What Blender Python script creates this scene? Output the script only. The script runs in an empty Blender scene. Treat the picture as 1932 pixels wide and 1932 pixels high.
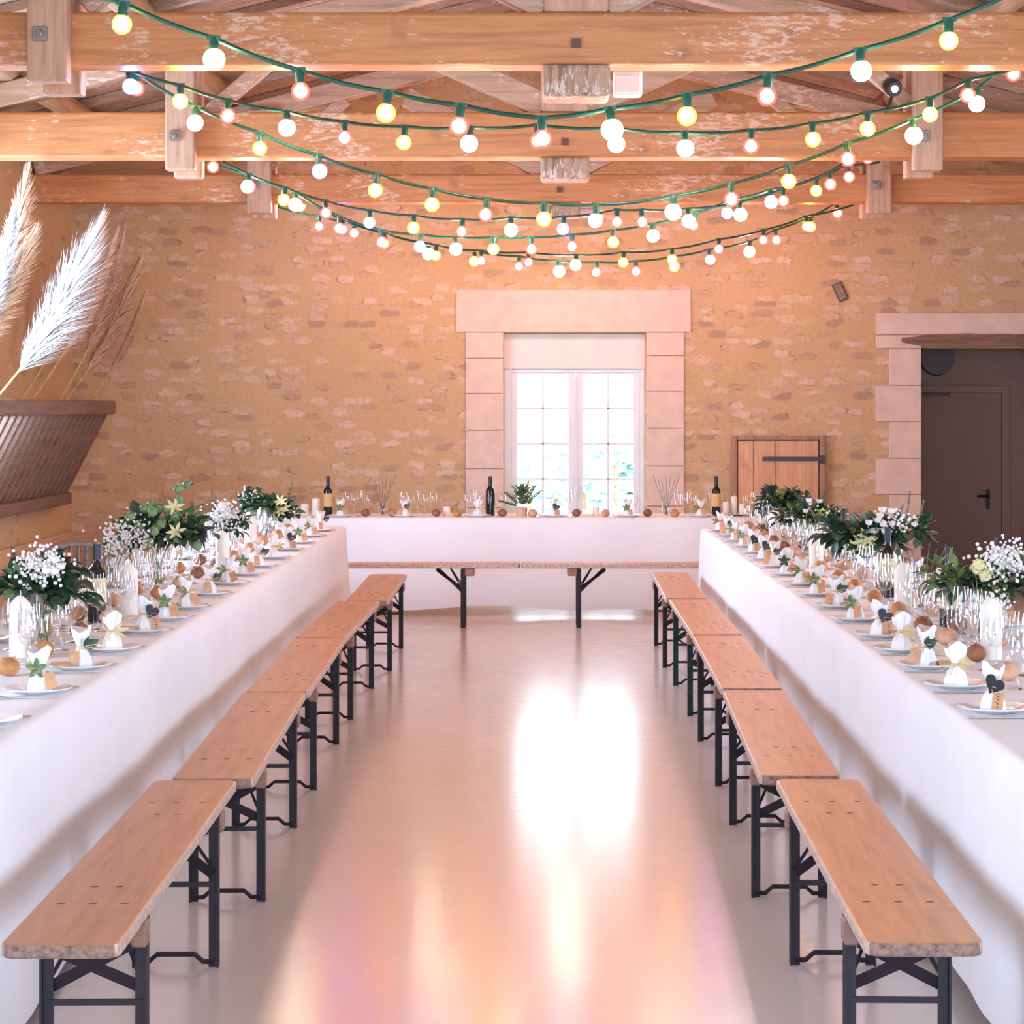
import bpy, math, random
from mathutils import Vector, Matrix
R = random.Random(7)
S = bpy.context.scene
COL = S.collection
PI = math.pi
FPX, CX, HY, CAMH = 4250.0, 1010.0, 770.0, 1.65
def PX(px, y): return (px - CX) / FPX * y
def PZ(py, y): return CAMH - (py - HY) / FPX * y
ORD = ['first','second','third','fourth','fifth','sixth','seventh','eighth','ninth','tenth','eleventh','twelfth','thirteenth',
       'fourteenth','fifteenth','sixteenth','seventeenth','eighteenth','nineteenth','twentieth']

# ------------------------------------------------------------------ mesh builder
class MB:
    def __init__(s): s.v = []; s.f = []; s.m = []; s.mi = 0
    def add(s, vs, fs):
        o = len(s.v); s.v += [tuple(p) for p in vs]; s.f += [tuple(i + o for i in f) for f in fs]; s.m += [s.mi] * len(fs); return s
    def box(s, c, d, rot=None):
        x, y, z = d[0]/2, d[1]/2, d[2]/2
        P = [Vector(p) for p in ((-x,-y,-z),(x,-y,-z),(x,y,-z),(-x,y,-z),(-x,-y,z),(x,-y,z),(x,y,z),(-x,y,z))]
        if rot is not None: P = [rot @ p for p in P]
        c = Vector(c)
        return s.add([p + c for p in P], [(0,3,2,1),(4,5,6,7),(0,1,5,4),(1,2,6,5),(2,3,7,6),(3,0,4,7)])
    def bb(s, x0, x1, y0, y1, z0, z1): return s.box(((x0+x1)/2,(y0+y1)/2,(z0+z1)/2), (x1-x0,y1-y0,z1-z0))
    def bar(s, a, b, w, h, up=(0,0,1)):
        a, b = Vector(a), Vector(b); d = (b-a); L = d.length; d.normalize()
        sx = d.cross(Vector(up)); sx.normalize(); u = sx.cross(d)
        M = Matrix((sx, d, u)).transposed()
        return s.box((a+b)/2, (w, L, h), M)
    def tube(s, pts, r, n=8, caps=True):
        pts = [Vector(p) for p in pts]; rs = r if isinstance(r, (list, tuple)) else [r]*len(pts)
        vs = []; fs = []; ref = None
        for i, p in enumerate(pts):
            t = (pts[min(i+1,len(pts)-1)] - pts[max(i-1,0)]); t.normalize()
            if ref is None:
                ref = Vector((0,0,1)) if abs(t.z) < .9 else Vector((1,0,0))
            a = t.cross(ref); a.normalize(); b = a.cross(t); ref = b
            for k in range(n):
                an = 2*PI*k/n; vs.append(p + (a*math.cos(an) + b*math.sin(an))*rs[i])
        for i in range(len(pts)-1):
            for k in range(n):
                k2 = (k+1) % n; fs.append((i*n+k, i*n+k2, (i+1)*n+k2, (i+1)*n+k))
        if caps: fs.append(tuple(range(n))); fs.append(tuple(range((len(pts)-1)*n, len(pts)*n))[::-1])
        return s.add(vs, fs)
    def lathe(s, prof, n=16, c=(0,0,0), sc=(1,1)):
        vs = []; fs = []; c = Vector(c)
        for (r, z) in prof:
            for k in range(n):
                a = 2*PI*k/n; vs.append(c + Vector((r*math.cos(a)*sc[0], r*math.sin(a)*sc[1], z)))
        for i in range(len(prof)-1):
            for k in range(n):
                k2 = (k+1) % n; fs.append((i*n+k, i*n+k2, (i+1)*n+k2, (i+1)*n+k))
        if prof[0][0] > 1e-4: fs.append(tuple(range(n))[::-1])
        if prof[-1][0] > 1e-4: fs.append(tuple(range((len(prof)-1)*n, len(prof)*n)))
        return s.add(vs, fs)
    def ball(s, c, r, n=10, m=6, sc=(1,1,1)):
        vs = [Vector(c)+Vector((0,0,-r*sc[2]))]; fs = []
        for i in range(1, m):
            t = -PI/2 + PI*i/m
            for k in range(n):
                a = 2*PI*k/n; vs.append(Vector(c)+Vector((r*math.cos(t)*math.cos(a)*sc[0], r*math.cos(t)*math.sin(a)*sc[1], r*math.sin(t)*sc[2])))
        vs.append(Vector(c)+Vector((0,0,r*sc[2]))); T = len(vs)-1
        for k in range(n):
            k2 = (k+1) % n
            fs.append((0, 1+k2, 1+k)); fs.append((T, 1+(m-2)*n+k, 1+(m-2)*n+k2))
            for i in range(m-2): fs.append((1+i*n+k, 1+i*n+k2, 1+(i+1)*n+k2, 1+(i+1)*n+k))
        return s.add(vs, fs)
    def leaf(s, base, d, L, W, up=(0,0,1), curl=.25):
        b = Vector(base); d = Vector(d).normalized(); sx = d.cross(Vector(up))
        if sx.length < 1e-3: sx = Vector((1,0,0))
        sx.normalize(); n = sx.cross(d)
        vs = []
        for (t, w) in ((0,.08),(.3,.85),(.6,.9),(.85,.45),(1,.03)):
            m = b + d*(L*t) - n*(L*curl*t*t)
            vs += [m - sx*(W*w/2) + n*(W*w*.18), m, m + sx*(W*w/2) + n*(W*w*.18)]
        fs = []
        for i in range(4):
            for k in range(2): fs.append((i*3+k, i*3+k+1, (i+1)*3+k+1, (i+1)*3+k))
        return s.add(vs, fs)
    def prism(s, pts2, axis, a, b):
        # pts2: outline, extruded along axis from a to b. axis 'x','y','z'
        def P(p, t): return {'x': (t,p[0],p[1]), 'y': (p[0],t,p[1]), 'z': (p[0],p[1],t)}[axis]
        n = len(pts2)
        vs = [P(p,a) for p in pts2] + [P(p,b) for p in pts2]
        fs = [tuple(range(n))[::-1], tuple(range(n,2*n))] + [(i,(i+1)%n,n+(i+1)%n,n+i) for i in range(n)]
        return s.add(vs, fs)
    def grid(s, fn, nu, nv):
        vs = [fn(i/nu, j/nv) for j in range(nv+1) for i in range(nu+1)]
        fs = [(j*(nu+1)+i, j*(nu+1)+i+1, (j+1)*(nu+1)+i+1, (j+1)*(nu+1)+i) for j in range(nv) for i in range(nu)]
        return s.add(vs, fs)
    def build(s, name, mat, parent=None, smooth=False, bevel=0, loc=(0,0,0), fixn=True):
        me = bpy.data.meshes.new(name); me.from_pydata(s.v, [], s.f)
        mats = mat if isinstance(mat, (list, tuple)) else [mat]
        for m in mats: me.materials.append(m)
        if len(mats) > 1:
            for p, i in zip(me.polygons, s.m): p.material_index = i
        me.update()
        if fixn:
            import bmesh
            bm = bmesh.new(); bm.from_mesh(me); bmesh.ops.recalc_face_normals(bm, faces=bm.faces)
            bm.to_mesh(me); bm.free()
        if smooth:
            for p in me.polygons: p.use_smooth = True
            try: me.set_sharp_from_angle(angle=math.radians(smooth if smooth is not True else 45))
            except Exception: pass
        o = bpy.data.objects.new(name, me); COL.objects.link(o); o.location = loc
        if parent is not None: o.parent = parent
        if bevel:
            md = o.modifiers.new('Bevel', 'BEVEL'); md.width = bevel; md.segments = 2; md.limit_method = 'ANGLE'
        return o
def tag(o, label, cat, group=None, kind=None):
    o['label'] = label; o['category'] = cat
    if group: o['group'] = group
    if kind: o['kind'] = kind
    return o
def empty(name, label, cat, loc=(0,0,0), rz=0, group=None):
    o = bpy.data.objects.new(name, None); COL.objects.link(o); o.location = loc; o.rotation_euler = (0,0,rz)
    o.empty_display_size = .1
    return tag(o, label, cat, group)
def kids(o): return [c for c in bpy.data.objects if c.parent == o]
CH = {}
def dup(root, label, loc, rz=0, group=None, sc=None):
    if root.name not in CH:
        CH[root.name] = [(c, kids(c)) for c in kids(root)]
    r = root.copy(); COL.objects.link(r); r.location = loc; r.rotation_euler = (0,0,rz); r['label'] = label
    if group: r['group'] = group
    if sc: r.scale = sc
    for c, g in CH[root.name]:
        n = c.copy(); COL.objects.link(n); n.parent = r
        for d in g:
            e = d.copy(); COL.objects.link(e); e.parent = n
    return r
class Kind:
    """first placing moves the prototype itself, later ones copy it"""
    def __init__(s, root): s.root = root; s.used = False
    def put(s, label, loc, rz=0, group=None, sc=None):
        if not s.used:
            s.used = True; CH[s.root.name] = [(c, kids(c)) for c in kids(s.root)]
            o = s.root; o.location = loc; o.rotation_euler = (0,0,rz); o['label'] = label
            if group: o['group'] = group
            o.scale = sc if sc else (1,1,1)
            return o
        return dup(s.root, label, loc, rz, group, sc if sc else (1,1,1))
def struct(o): o['kind'] = 'structure'; return o

# ------------------------------------------------------------------ materials
def newmat(name):
    m = bpy.data.materials.new(name); m.use_nodes = True; nt = m.node_tree; nt.nodes.clear()
    out = nt.nodes.new('ShaderNodeOutputMaterial'); return m, nt, out
def N(nt, t, **kw):
    n = nt.nodes.new(t)
    for k, v in kw.items():
        if k in n.inputs.keys(): n.inputs[k].default_value = v
        else: setattr(n, k, v)
    return n
def rgba(c): return (c[0], c[1], c[2], 1)
def coords(nt, scale=(1,1,1), kind='Object', rot=(0,0,0)):
    tc = N(nt, 'ShaderNodeTexCoord'); mp = N(nt, 'ShaderNodeMapping'); mp.inputs['Scale'].default_value = scale
    mp.inputs['Rotation'].default_value = rot
    nt.links.new(tc.outputs[kind], mp.inputs[0]); return mp.outputs[0]
def ramp(nt, inp, stops, interp='LINEAR'):
    r = N(nt, 'ShaderNodeValToRGB'); r.color_ramp.interpolation = interp
    e = r.color_ramp.elements
    while len(e) < len(stops): e.new(.5)
    for el, (p, c) in zip(e, stops): el.position = p; el.color = rgba(c) if not isinstance(c, float) else (c,c,c,1)
    nt.links.new(inp, r.inputs[0]); return r.outputs[0]
def mix(nt, fac, a, b, mode='MIX'):
    m = N(nt, 'ShaderNodeMix', data_type='RGBA', blend_type=mode)
    for i, v in ((0, fac), (6, a), (7, b)):
        if hasattr(v, 'links') or isinstance(v, bpy.types.NodeSocket): nt.links.new(v, m.inputs[i])
        else: m.inputs[i].default_value = v if i == 0 else rgba(v)
    return m.outputs[2]
def noise(nt, vec, scale, detail=4, rough=.55, dist=0):
    n = N(nt, 'ShaderNodeTexNoise'); n.inputs['Scale'].default_value = scale; n.inputs['Detail'].default_value = detail
    n.inputs['Roughness'].default_value = rough; n.inputs['Distortion'].default_value = dist
    nt.links.new(vec, n.inputs['Vector']); return n.outputs['Fac']
def bump(nt, h, strength=.3, dist=.01):
    b = N(nt, 'ShaderNodeBump'); b.inputs['Strength'].default_value = strength; b.inputs['Distance'].default_value = dist
    nt.links.new(h, b.inputs['Height']); return b.outputs[0]
def pbsdf(nt, out, col, rough=.5, metal=0, spec=.5, nrm=None, coat=0, trans=0, ior=1.5, sss=0):
    p = N(nt, 'ShaderNodeBsdfPrincipled')
    if isinstance(col, bpy.types.NodeSocket): nt.links.new(col, p.inputs['Base Color'])
    else: p.inputs['Base Color'].default_value = rgba(col)
    if isinstance(rough, bpy.types.NodeSocket): nt.links.new(rough, p.inputs['Roughness'])
    else: p.inputs['Roughness'].default_value = rough
    p.inputs['Metallic'].default_value = metal; p.inputs['Specular IOR Level'].default_value = spec
    p.inputs['IOR'].default_value = ior; p.inputs['Coat Weight'].default_value = coat; p.inputs['Transmission Weight'].default_value = trans
    if nrm is not None: nt.links.new(nrm, p.inputs['Normal'])
    nt.links.new(p.outputs[0], out.inputs[0]); return p
def plain(name, c, rough=.5, metal=0, spec=.5, var=.12, vs=30, coat=0):
    m, nt, out = newmat(name)
    n = noise(nt, coords(nt), vs)
    col = ramp(nt, n, [(.3, tuple(x*(1-var) for x in c)), (.7, tuple(min(1,x*(1+var)) for x in c))])
    pbsdf(nt, out, col, rough, metal, spec, coat=coat); return m
def wood(name, c1, c2, axis, fleck=None, fl=.62, rough=.45, sc=1.0, per=False):
    """grain runs along axis; fleck: colour of old whitewash left in the grain"""
    m, nt, out = newmat(name)
    st = [14*sc]*3; st['xyz'.index(axis)] = .9*sc
    v = coords(nt, tuple(st))
    g = noise(nt, v, 1.6, 6, .62, .6); g2 = noise(nt, v, 7, 4, .6)
    col = ramp(nt, g, [(.3, c2), (.52, c1), (.72, tuple(min(1,x*1.18) for x in c1))])
    col = mix(nt, ramp(nt, g2, [(.45, 0.0), (.75, .35)]), col, c2)
    kn = noise(nt, coords(nt), 3.1, 2)
    col = mix(nt, ramp(nt, kn, [(.66, 0.0), (.8, .55)]), col, tuple(x*.45 for x in c2))
    if fleck:
        st2 = [42*sc]*3; st2['xyz'.index(axis)] = 13*sc
        f = noise(nt, coords(nt, tuple(st2)), 1.0, 8, .72); f2 = noise(nt, coords(nt), 1.7, 3)
        mm = N(nt, 'ShaderNodeMath', operation='MULTIPLY'); nt.links.new(f, mm.inputs[0])
        nt.links.new(ramp(nt, f2, [(.35, .75), (.65, 1.18)]), mm.inputs[1])
        col = mix(nt, ramp(nt, mm.outputs[0], [(fl-.04, 0.0), (fl+.05, .8)]), col, fleck)
    if per:
        oi = N(nt, 'ShaderNodeObjectInfo')
        col = mix(nt, 1.0, col, ramp(nt, oi.outputs['Random'], [(0, (.86,.84,.84)), (1, (1.0,1.0,1.0))]), 'MULTIPLY')
    pbsdf(nt, out, col, rough, nrm=bump(nt, g, .25, .004)); return m
def emis(name, c, s):
    m, nt, out = newmat(name); e = N(nt, 'ShaderNodeEmission'); e.inputs[0].default_value = rgba(c); e.inputs[1].default_value = s
    nt.links.new(e.outputs[0], out.inputs[0]); return m

M = {}
BEAM1, BEAM2 = (.62,.265,.10), (.42,.165,.055)
M['beam'] = wood('beam_wood', BEAM1, BEAM2, 'x', (.80,.58,.45), .60)
M['post'] = wood('post_wood', (.60,.38,.26), (.42,.25,.16), 'z', (.78,.60,.48), .66)
M['roofwood'] = wood('roof_boards', (.42,.28,.20), (.25,.155,.105), 'x', (.74,.62,.54), .62, .7, .8)
M['log'] = wood('log_wood', (.44,.27,.16), (.27,.15,.08), 'y', (.7,.56,.44), .68, .8)
M['strut'] = wood('strut_wood', (.60,.40,.28), (.42,.26,.17), 'x', (.86,.72,.60), .58)
M['kingend'] = wood('weathered_block', (.50,.33,.23), (.16,.085,.055), 'z', (.85,.74,.66), .60, .8)
M['bench'] = wood('bench_wood', (.61,.30,.155), (.47,.20,.095), 'y', None, .6, .34, 1.3, True)
M['benchx'] = wood('bench_wood_cross', (.61,.29,.12), (.47,.20,.08), 'x', None, .6, .34, 1.3)
M['edge'] = plain('worn_bench_edge', (.50,.36,.29), .5, var=.35, vs=60)
M['endgrain'] = plain('weathered_end_grain', (.25,.15,.115), .7, var=.5, vs=70)
M['cleat'] = wood('cleat_wood', (.30,.15,.11), (.2,.09,.06), 'x')
M['iron'] = plain('black_painted_iron', (.020,.013,.020), .5, 0, .3)
M['iron_green'] = plain('green_painted_iron', (.008,.04,.028), .5, 0, .3)
M['rivet'] = plain('dark_rivet', (.13,.07,.05), .5, .3)
M['steel'] = plain('bolt_steel', (.34,.28,.25), .4, .8)
M['white'] = plain('white_paint', (.74,.78,.84), .45, var=.04, vs=6)
M['whiteplastic'] = plain('white_plastic', (.82,.80,.76), .4, var=.03)
M['stonetrim'] = plain('dressed_stone', (.70,.55,.47), .85, 0, .2, .08, 7)
M['plaster'] = plain('pale_plaster', (.78,.73,.72), .85, 0, .2, .04, 5)
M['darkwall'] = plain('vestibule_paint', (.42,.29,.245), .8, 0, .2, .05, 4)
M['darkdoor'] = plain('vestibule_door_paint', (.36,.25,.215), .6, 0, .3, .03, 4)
M['handle'] = plain('dark_metal', (.05,.04,.045), .35, .7)
M['lintel'] = wood('dark_lintel_wood', (.23,.14,.10), (.10,.055,.04), 'x', (.5,.36,.27), .66, .85)
M['hatch'] = wood('hatch_boards', (.66,.36,.21), (.50,.25,.13), 'z', None, .6, .55)
M['hatchframe'] = wood('hatch_frame_wood', (.38,.22,.14), (.24,.13,.08), 'z', None, .6, .6)
M['rack'] = wood('rack_wood', (.185,.105,.075), (.10,.055,.042), 'y', None, .6, .6)
M['settle'] = wood('settle_wood', (.10,.045,.03), (.05,.022,.016), 'y', None, .6, .4)
M['table'] = wood('table_boards', (.5,.3,.16), (.36,.2,.1), 'y', None)
M['plate'] = plain('white_china', (.86,.84,.82), .12, 0, .5, .01)
M['cutlery'] = plain('cutlery_steel', (.62,.52,.46), .2, 1.0, .5, .05)
M['napkin'] = plain('white_napkin', (.84,.81,.81), .85, 0, .1, .03, 60)
M['raffia'] = plain('raffia', (.66,.50,.27), .8, var=.25)
M['kraft'] = plain('kraft_paper', (.60,.33,.19), .8, 0, .2, .12, 40)
M['bread'] = plain('bread_crust', (.55,.25,.10), .6, 0, .3, .3, 26)
M['breadfloury'] = plain('floury_crust', (.62,.36,.22), .8, 0, .2, .35, 20)
M['breaddark'] = plain('dark_crust', (.30,.12,.06), .6, 0, .3, .3, 26)
M['wax'] = plain('candle_wax', (.86,.80,.72), .5, 0, .4, .02)
M['wick'] = plain('wick', (.75,.7,.62), .9)
M['bottle'] = plain('bottle_glass', (.012,.012,.016), .06, 0, .6, .1)
M['capsule'] = plain('bottle_capsule', (.025,.018,.03), .3, .2)
M['wlabel'] = plain('cream_label', (.80,.70,.45), .7, 0, .2, .05)
M['wlabelo'] = plain('ochre_label', (.72,.46,.20), .7, 0, .2, .08)
M['stick'] = plain('sparkler_wire', (.16,.13,.13), .5, .4)
M['cable'] = plain('green_cable', (.008,.075,.048), .4)
M['socket'] = plain('green_socket', (.010,.085,.055), .4)
M['ldark'] = plain('dark_leaf', (.032,.07,.038), .45, 0, .5, .4, 50)
M['lmid'] = plain('green_leaf', (.12,.20,.075), .5, 0, .5, .35, 50)
M['llight'] = plain('pale_green_leaf', (.20,.31,.14), .5, 0, .4, .3, 50)
M['lblue'] = plain('bluish_leaf', (.07,.16,.14), .5, 0, .4, .3, 50)
M['lolive'] = plain('olive_leaf', (.20,.22,.06), .5, 0, .4, .3, 50)
M['black'] = plain('blackish_leaf', (.012,.017,.015), .4, 0, .4, .2)
M['fwhite'] = plain('white_petals', (.84,.80,.76), .7, 0, .2, .04)
M['fyellow'] = plain('pale_yellow_petals', (.74,.68,.36), .7, 0, .2, .12)
M['pampaswhite'] = plain('white_plume', (.80,.80,.80), .9, 0, .1, .08, 20)
M['pampastan'] = plain('tan_plume', (.86,.66,.48), .9, 0, .1, .15, 20)
M['pampasbrown'] = plain('brown_plume', (.74,.52,.35), .9, 0, .1, .18, 20)
M['stalk'] = plain('straw_stalk', (.62,.44,.20), .7, 0, .2, .25, 20)
M['terracotta'] = plain('kraft_pot', (.66,.40,.26), .8, 0, .2, .08)
M['tile'] = plain('grey_brown_tile', (.26,.20,.15), .7, 0, .3, .3, 30)
M['tileframe'] = plain('dark_tile_frame', (.12,.08,.055), .7)
M['gravel'] = plain('pale_gravel', (.75,.73,.70), .9, 0, .1, .1, 8)
M['shrub'] = plain('garden_leaf', (.40,.58,.53), .8, 0, .1, .2, 20)
M['iv'] = M['ldark']

def cloth_mat():
    m, nt, out = newmat('white_tablecloth')
    v = coords(nt); n = noise(nt, v, 2.2, 3); w = noise(nt, v, 300, 2)
    col = ramp(nt, n, [(.3, (.80,.77,.78)), (.7, (.85,.82,.83))])
    p = pbsdf(nt, out, col, .8, 0, .15, bump(nt, w, .05, .001))
    return m
M['cloth'] = cloth_mat()
def glass_mat(name, tint=(1,1,1), fac=1.0):
    m, nt, out = newmat(name)
    t = N(nt, 'ShaderNodeBsdfTransparent'); t.inputs[0].default_value = rgba(tint)
    g = N(nt, 'ShaderNodeBsdfGlossy'); g.inputs['Roughness'].default_value = .03; g.inputs[0].default_value = (1,1,1,1)
    fr = N(nt, 'ShaderNodeFresnel'); ge = N(nt, 'ShaderNodeNewGeometry')
    io = N(nt, 'ShaderNodeMath', operation='MULTIPLY_ADD'); io.inputs[1].default_value = 1/1.5-1.5; io.inputs[2].default_value = 1.5
    nt.links.new(ge.outputs['Backfacing'], io.inputs[0]); nt.links.new(io.outputs[0], fr.inputs[0])
    mu = N(nt, 'ShaderNodeMath', operation='MULTIPLY'); mu.inputs[1].default_value = fac; mu.use_clamp = True
    nt.links.new(fr.outputs[0], mu.inputs[0])
    mx = N(nt, 'ShaderNodeMixShader'); nt.links.new(mu.outputs[0], mx.inputs[0])
    nt.links.new(t.outputs[0], mx.inputs[1]); nt.links.new(g.outputs[0], mx.inputs[2]); nt.links.new(mx.outputs[0], out.inputs[0])
    return m
M['glass'] = glass_mat('clear_glass', (.965,.97,.975), 1.8)
M['pane'] = glass_mat('window_glass', (.97,.985,.98), .8)

def stone_wall(name, axes, th=.26):
    """old rubble wall with lime render: rows of half-buried stones"""
    m, nt, out = newmat(name)
    tc = N(nt, 'ShaderNodeTexCoord'); sp = N(nt, 'ShaderNodeSeparateXYZ'); nt.links.new(tc.outputs['Object'], sp.inputs[0])
    cb = N(nt, 'ShaderNodeCombineXYZ'); nt.links.new(sp.outputs[axes[0]], cb.inputs[0]); nt.links.new(sp.outputs[axes[1]], cb.inputs[1])
    base = cb.outputs[0]
    dn = N(nt, 'ShaderNodeTexNoise'); dn.inputs['Scale'].default_value = 5; dn.inputs['Detail'].default_value = 4
    nt.links.new(base, dn.inputs['Vector'])
    vm = N(nt, 'ShaderNodeVectorMath', operation='MULTIPLY_ADD'); nt.links.new(dn.outputs['Color'], vm.inputs[0])
    vm.inputs[1].default_value = (.16,.085,0); nt.links.new(base, vm.inputs[2])
    mp = N(nt, 'ShaderNodeMapping'); mp.inputs['Scale'].default_value = (4.6, 11.0, 1); nt.links.new(vm.outputs[0], mp.inputs[0])
    vo = N(nt, 'ShaderNodeTexVoronoi', voronoi_dimensions='2D', distance='MINKOWSKI')
    vo.inputs['Exponent'].default_value = 3.2; vo.inputs['Scale'].default_value = 1; vo.inputs['Randomness'].default_value = .9
    nt.links.new(mp.outputs[0], vo.inputs['Vector'])
    sc = N(nt, 'ShaderNodeSeparateColor'); nt.links.new(vo.outputs['Color'], sc.inputs[0])
    big = noise(nt, base, .9, 3); fine = noise(nt, base, 26, 6, .65); midn = noise(nt, base, 9, 4)
    rim = N(nt, 'ShaderNodeMath', operation='MULTIPLY_ADD'); nt.links.new(midn, rim.inputs[0]); rim.inputs[1].default_value = .42
    nt.links.new(vo.outputs['Distance'], rim.inputs[2])
    stone = ramp(nt, rim.outputs[0], [(.46, .85), (.66, 0.0)])
    on = ramp(nt, sc.outputs[0], [(th, 0.0), (th+.08, 1.0)])
    mk = N(nt, 'ShaderNodeMath', operation='MULTIPLY'); nt.links.new(stone, mk.inputs[0]); nt.links.new(on, mk.inputs[1])
    ren = mix(nt, big, (.58,.385,.215), (.66,.46,.275))
    ren = mix(nt, ramp(nt, fine, [(.3, .35), (.6, 0.0)]), ren, (.46,.28,.15))
    scol = ramp(nt, sc.outputs[1], [(0, (.80,.63,.50)), (.45, (.72,.54,.39)), (.75, (.58,.41,.27)), (.95, (.42,.30,.22))])
    scol = mix(nt, ramp(nt, fine, [(.35, .45), (.62, 0.0)]), scol, (.36,.23,.15))
    col = mix(nt, mk.outputs[0], ren, scol)
    ring = ramp(nt, rim.outputs[0], [(.48, 0.0), (.57, 1.0), (.64, 0.0)])
    rk = N(nt, 'ShaderNodeMath', operation='MULTIPLY'); nt.links.new(ring, rk.inputs[0]); nt.links.new(on, rk.inputs[1])
    rk2 = N(nt, 'ShaderNodeMath', operation='MULTIPLY'); nt.links.new(rk.outputs[0], rk2.inputs[0])
    nt.links.new(ramp(nt, midn, [(.50, 0.0), (.68, .8)]), rk2.inputs[1])
    col = mix(nt, rk2.outputs[0], col, (.25,.15,.09))
    hh = N(nt, 'ShaderNodeMath', operation='MULTIPLY_ADD'); nt.links.new(mk.outputs[0], hh.inputs[0]); hh.inputs[1].default_value = .55
    nt.links.new(fine, hh.inputs[2])
    pbsdf(nt, out, col, .9, 0, .15, bump(nt, hh.outputs[0], .55, .022))
    return m
M['wallxz'] = stone_wall('rubble_wall_back', ('X','Z'))
M['wallyz'] = stone_wall('rubble_wall_side', ('Y','Z'), .78)
def floor_mat():
    m, nt, out = newmat('painted_concrete_floor')
    v = coords(nt); n = noise(nt, v, .7, 4); f = noise(nt, v, 40, 5, .7)
    st = noise(nt, coords(nt, (6, 34, 1)), 1.0, 3)
    col = ramp(nt, n, [(.3, (.74,.68,.655)), (.7, (.80,.735,.70))])
    spk = noise(nt, v, 90, 2)
    col = mix(nt, ramp(nt, spk, [(.70, 0.0), (.78, .45)]), col, (.35,.27,.24))
    h = N(nt, 'ShaderNodeMath', operation='MULTIPLY_ADD'); nt.links.new(f, h.inputs[0]); h.inputs[1].default_value = .25; nt.links.new(st, h.inputs[2])
    pbsdf(nt, out, col, ramp(nt, st, [(.3, .14), (.7, .23)]), 0, .6, bump(nt, h.outputs[0], .10, .003))
    return m
M['floor'] = floor_mat()
BULBC = {'r': (1.0,.14,.11), 'y': (1.0,.52,.10), 'w': (1.0,.90,.78), 'b': (.35,.42,1.0), 'g': (.85,.85,.18)}
BULBN = {'r': 'red', 'y': 'amber', 'w': 'warm white', 'b': 'blue', 'g': 'yellow-green'}
BULBK = {'r': 50, 'y': 74, 'w': 172, 'b': 80, 'g': 70}
def bulb_mats():
    d = {}
    for k, c in BULBC.items():
        m, nt, out = newmat(BULBN[k].replace(' ', '_') + '_globe')
        t = N(nt, 'ShaderNodeBsdfTransparent'); t.inputs[0].default_value = rgba(tuple(.25+.75*x for x in c))
        e = N(nt, 'ShaderNodeEmission'); e.inputs[0].default_value = rgba(c); e.inputs[1].default_value = 1.5
        a = N(nt, 'ShaderNodeAddShader'); nt.links.new(t.outputs[0], a.inputs[0]); nt.links.new(e.outputs[0], a.inputs[1])
        nt.links.new(a.outputs[0], out.inputs[0])
        d[k] = [m, emis(BULBN[k].replace(' ', '_') + '_glow', tuple(.12+.88*x for x in c), BULBK[k])]
        m.cycles.emission_sampling = 'NONE'
    return d
BM = bulb_mats()

# ------------------------------------------------------------------ room shell
XL, XR, YW, YB, WT = -4.12, 4.95, 20.0, -3.0, .5
RX, RZ, RS = .2, 4.98, .25           # ridge
def roofz(x): return RZ - RS*abs(x - RX)
def wall_xz(mb, y0, y1, x0, x1, holes):
    """wall across the room with gable top; holes = (xa, xb, za, zb)"""
    xs = sorted({x0, x1, RX} | {h[0] for h in holes} | {h[1] for h in holes})
    for a, b in zip(xs, xs[1:]):
        hs = sorted([(h[2], h[3]) for h in holes if h[0] <= a + 1e-6 and h[1] >= b - 1e-6])
        z = 0.0
        for (za, zb) in hs:
            if za > z + 1e-4: mb.prism([(a,z),(b,z),(b,za),(a,za)], 'y', y0, y1)
            z = zb
        mb.prism([(a,z),(b,z),(b,roofz(b)),(a,roofz(a))], 'y', y0, y1)
WIN = (PX(950,YW), PX(1218,YW), 0.0, PZ(628,YW))
DOOR = (PX(1738,YW), 4.62, 0.0, PZ(656,YW))
mb = MB(); wall_xz(mb, YW, YW+WT, XL-.5, XR+.5, [WIN, DOOR]); struct(mb.build('wall_back', M['wallxz']))
mb = MB(); FW = [(-3.2,-1.0,.9,2.7), (-.4,2.6,0,2.9), (3.1,4.3,.9,2.7)]
wall_xz(mb, YB-WT, YB, XL-.5, XR+.5, FW); struct(mb.build('wall_front', M['wallxz']))
def wall_yz(name, x0, x1, holes):
    mb = MB(); zt = roofz(XL if x0 < 0 else XR)
    ys = sorted({YB, YW} | {h[0] for h in holes} | {h[1] for h in holes})
    for a, b in zip(ys, ys[1:]):
        hs = [(h[2], h[3]) for h in holes if h[0] <= a+1e-6 and h[1] >= b-1e-6]; z = 0
        for za, zb in hs:
            mb.bb(x0, x1, a, b, z, za); z = zb
        mb.bb(x0, x1, a, b, z, zt)
    return struct(mb.build(name, M['wallyz']))
LW = [(4.0,6.2,.9,2.7), (12.6,15.6,1.0,2.9)]
RW = [(3.0,5.6,.9,2.7), (10.2,12.0,1.0,2.6)]
wall_yz('wall_left', XL-WT, XL, LW); wall_yz('wall_right', XR, XR+WT, RW)
# smooth rendered band along the foot of the rack-side wall
struct(MB().bb(XL, XL+.025, YB+.02, YW-.01, 0, .56).build('baseboard_left', plain('band_render', (.62,.42,.27), .9, 0, .1, .06, 3), bevel=.01))
struct(MB().bb(XL-.5, XR+.5, YB-.5, YW+WT, -.15, 0).build('floor', M['floor']))
mb = MB()
for a, b in ((XL-.6, RX), (RX, XR+.6)):
    mb.prism([(a,roofz(a)),(b,roofz(b)),(b,roofz(b)+.06),(a,roofz(a)+.06)], 'y', YB-.6, YW+.6)
CEIL = struct(mb.build('ceiling', M['roofwood']))

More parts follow.
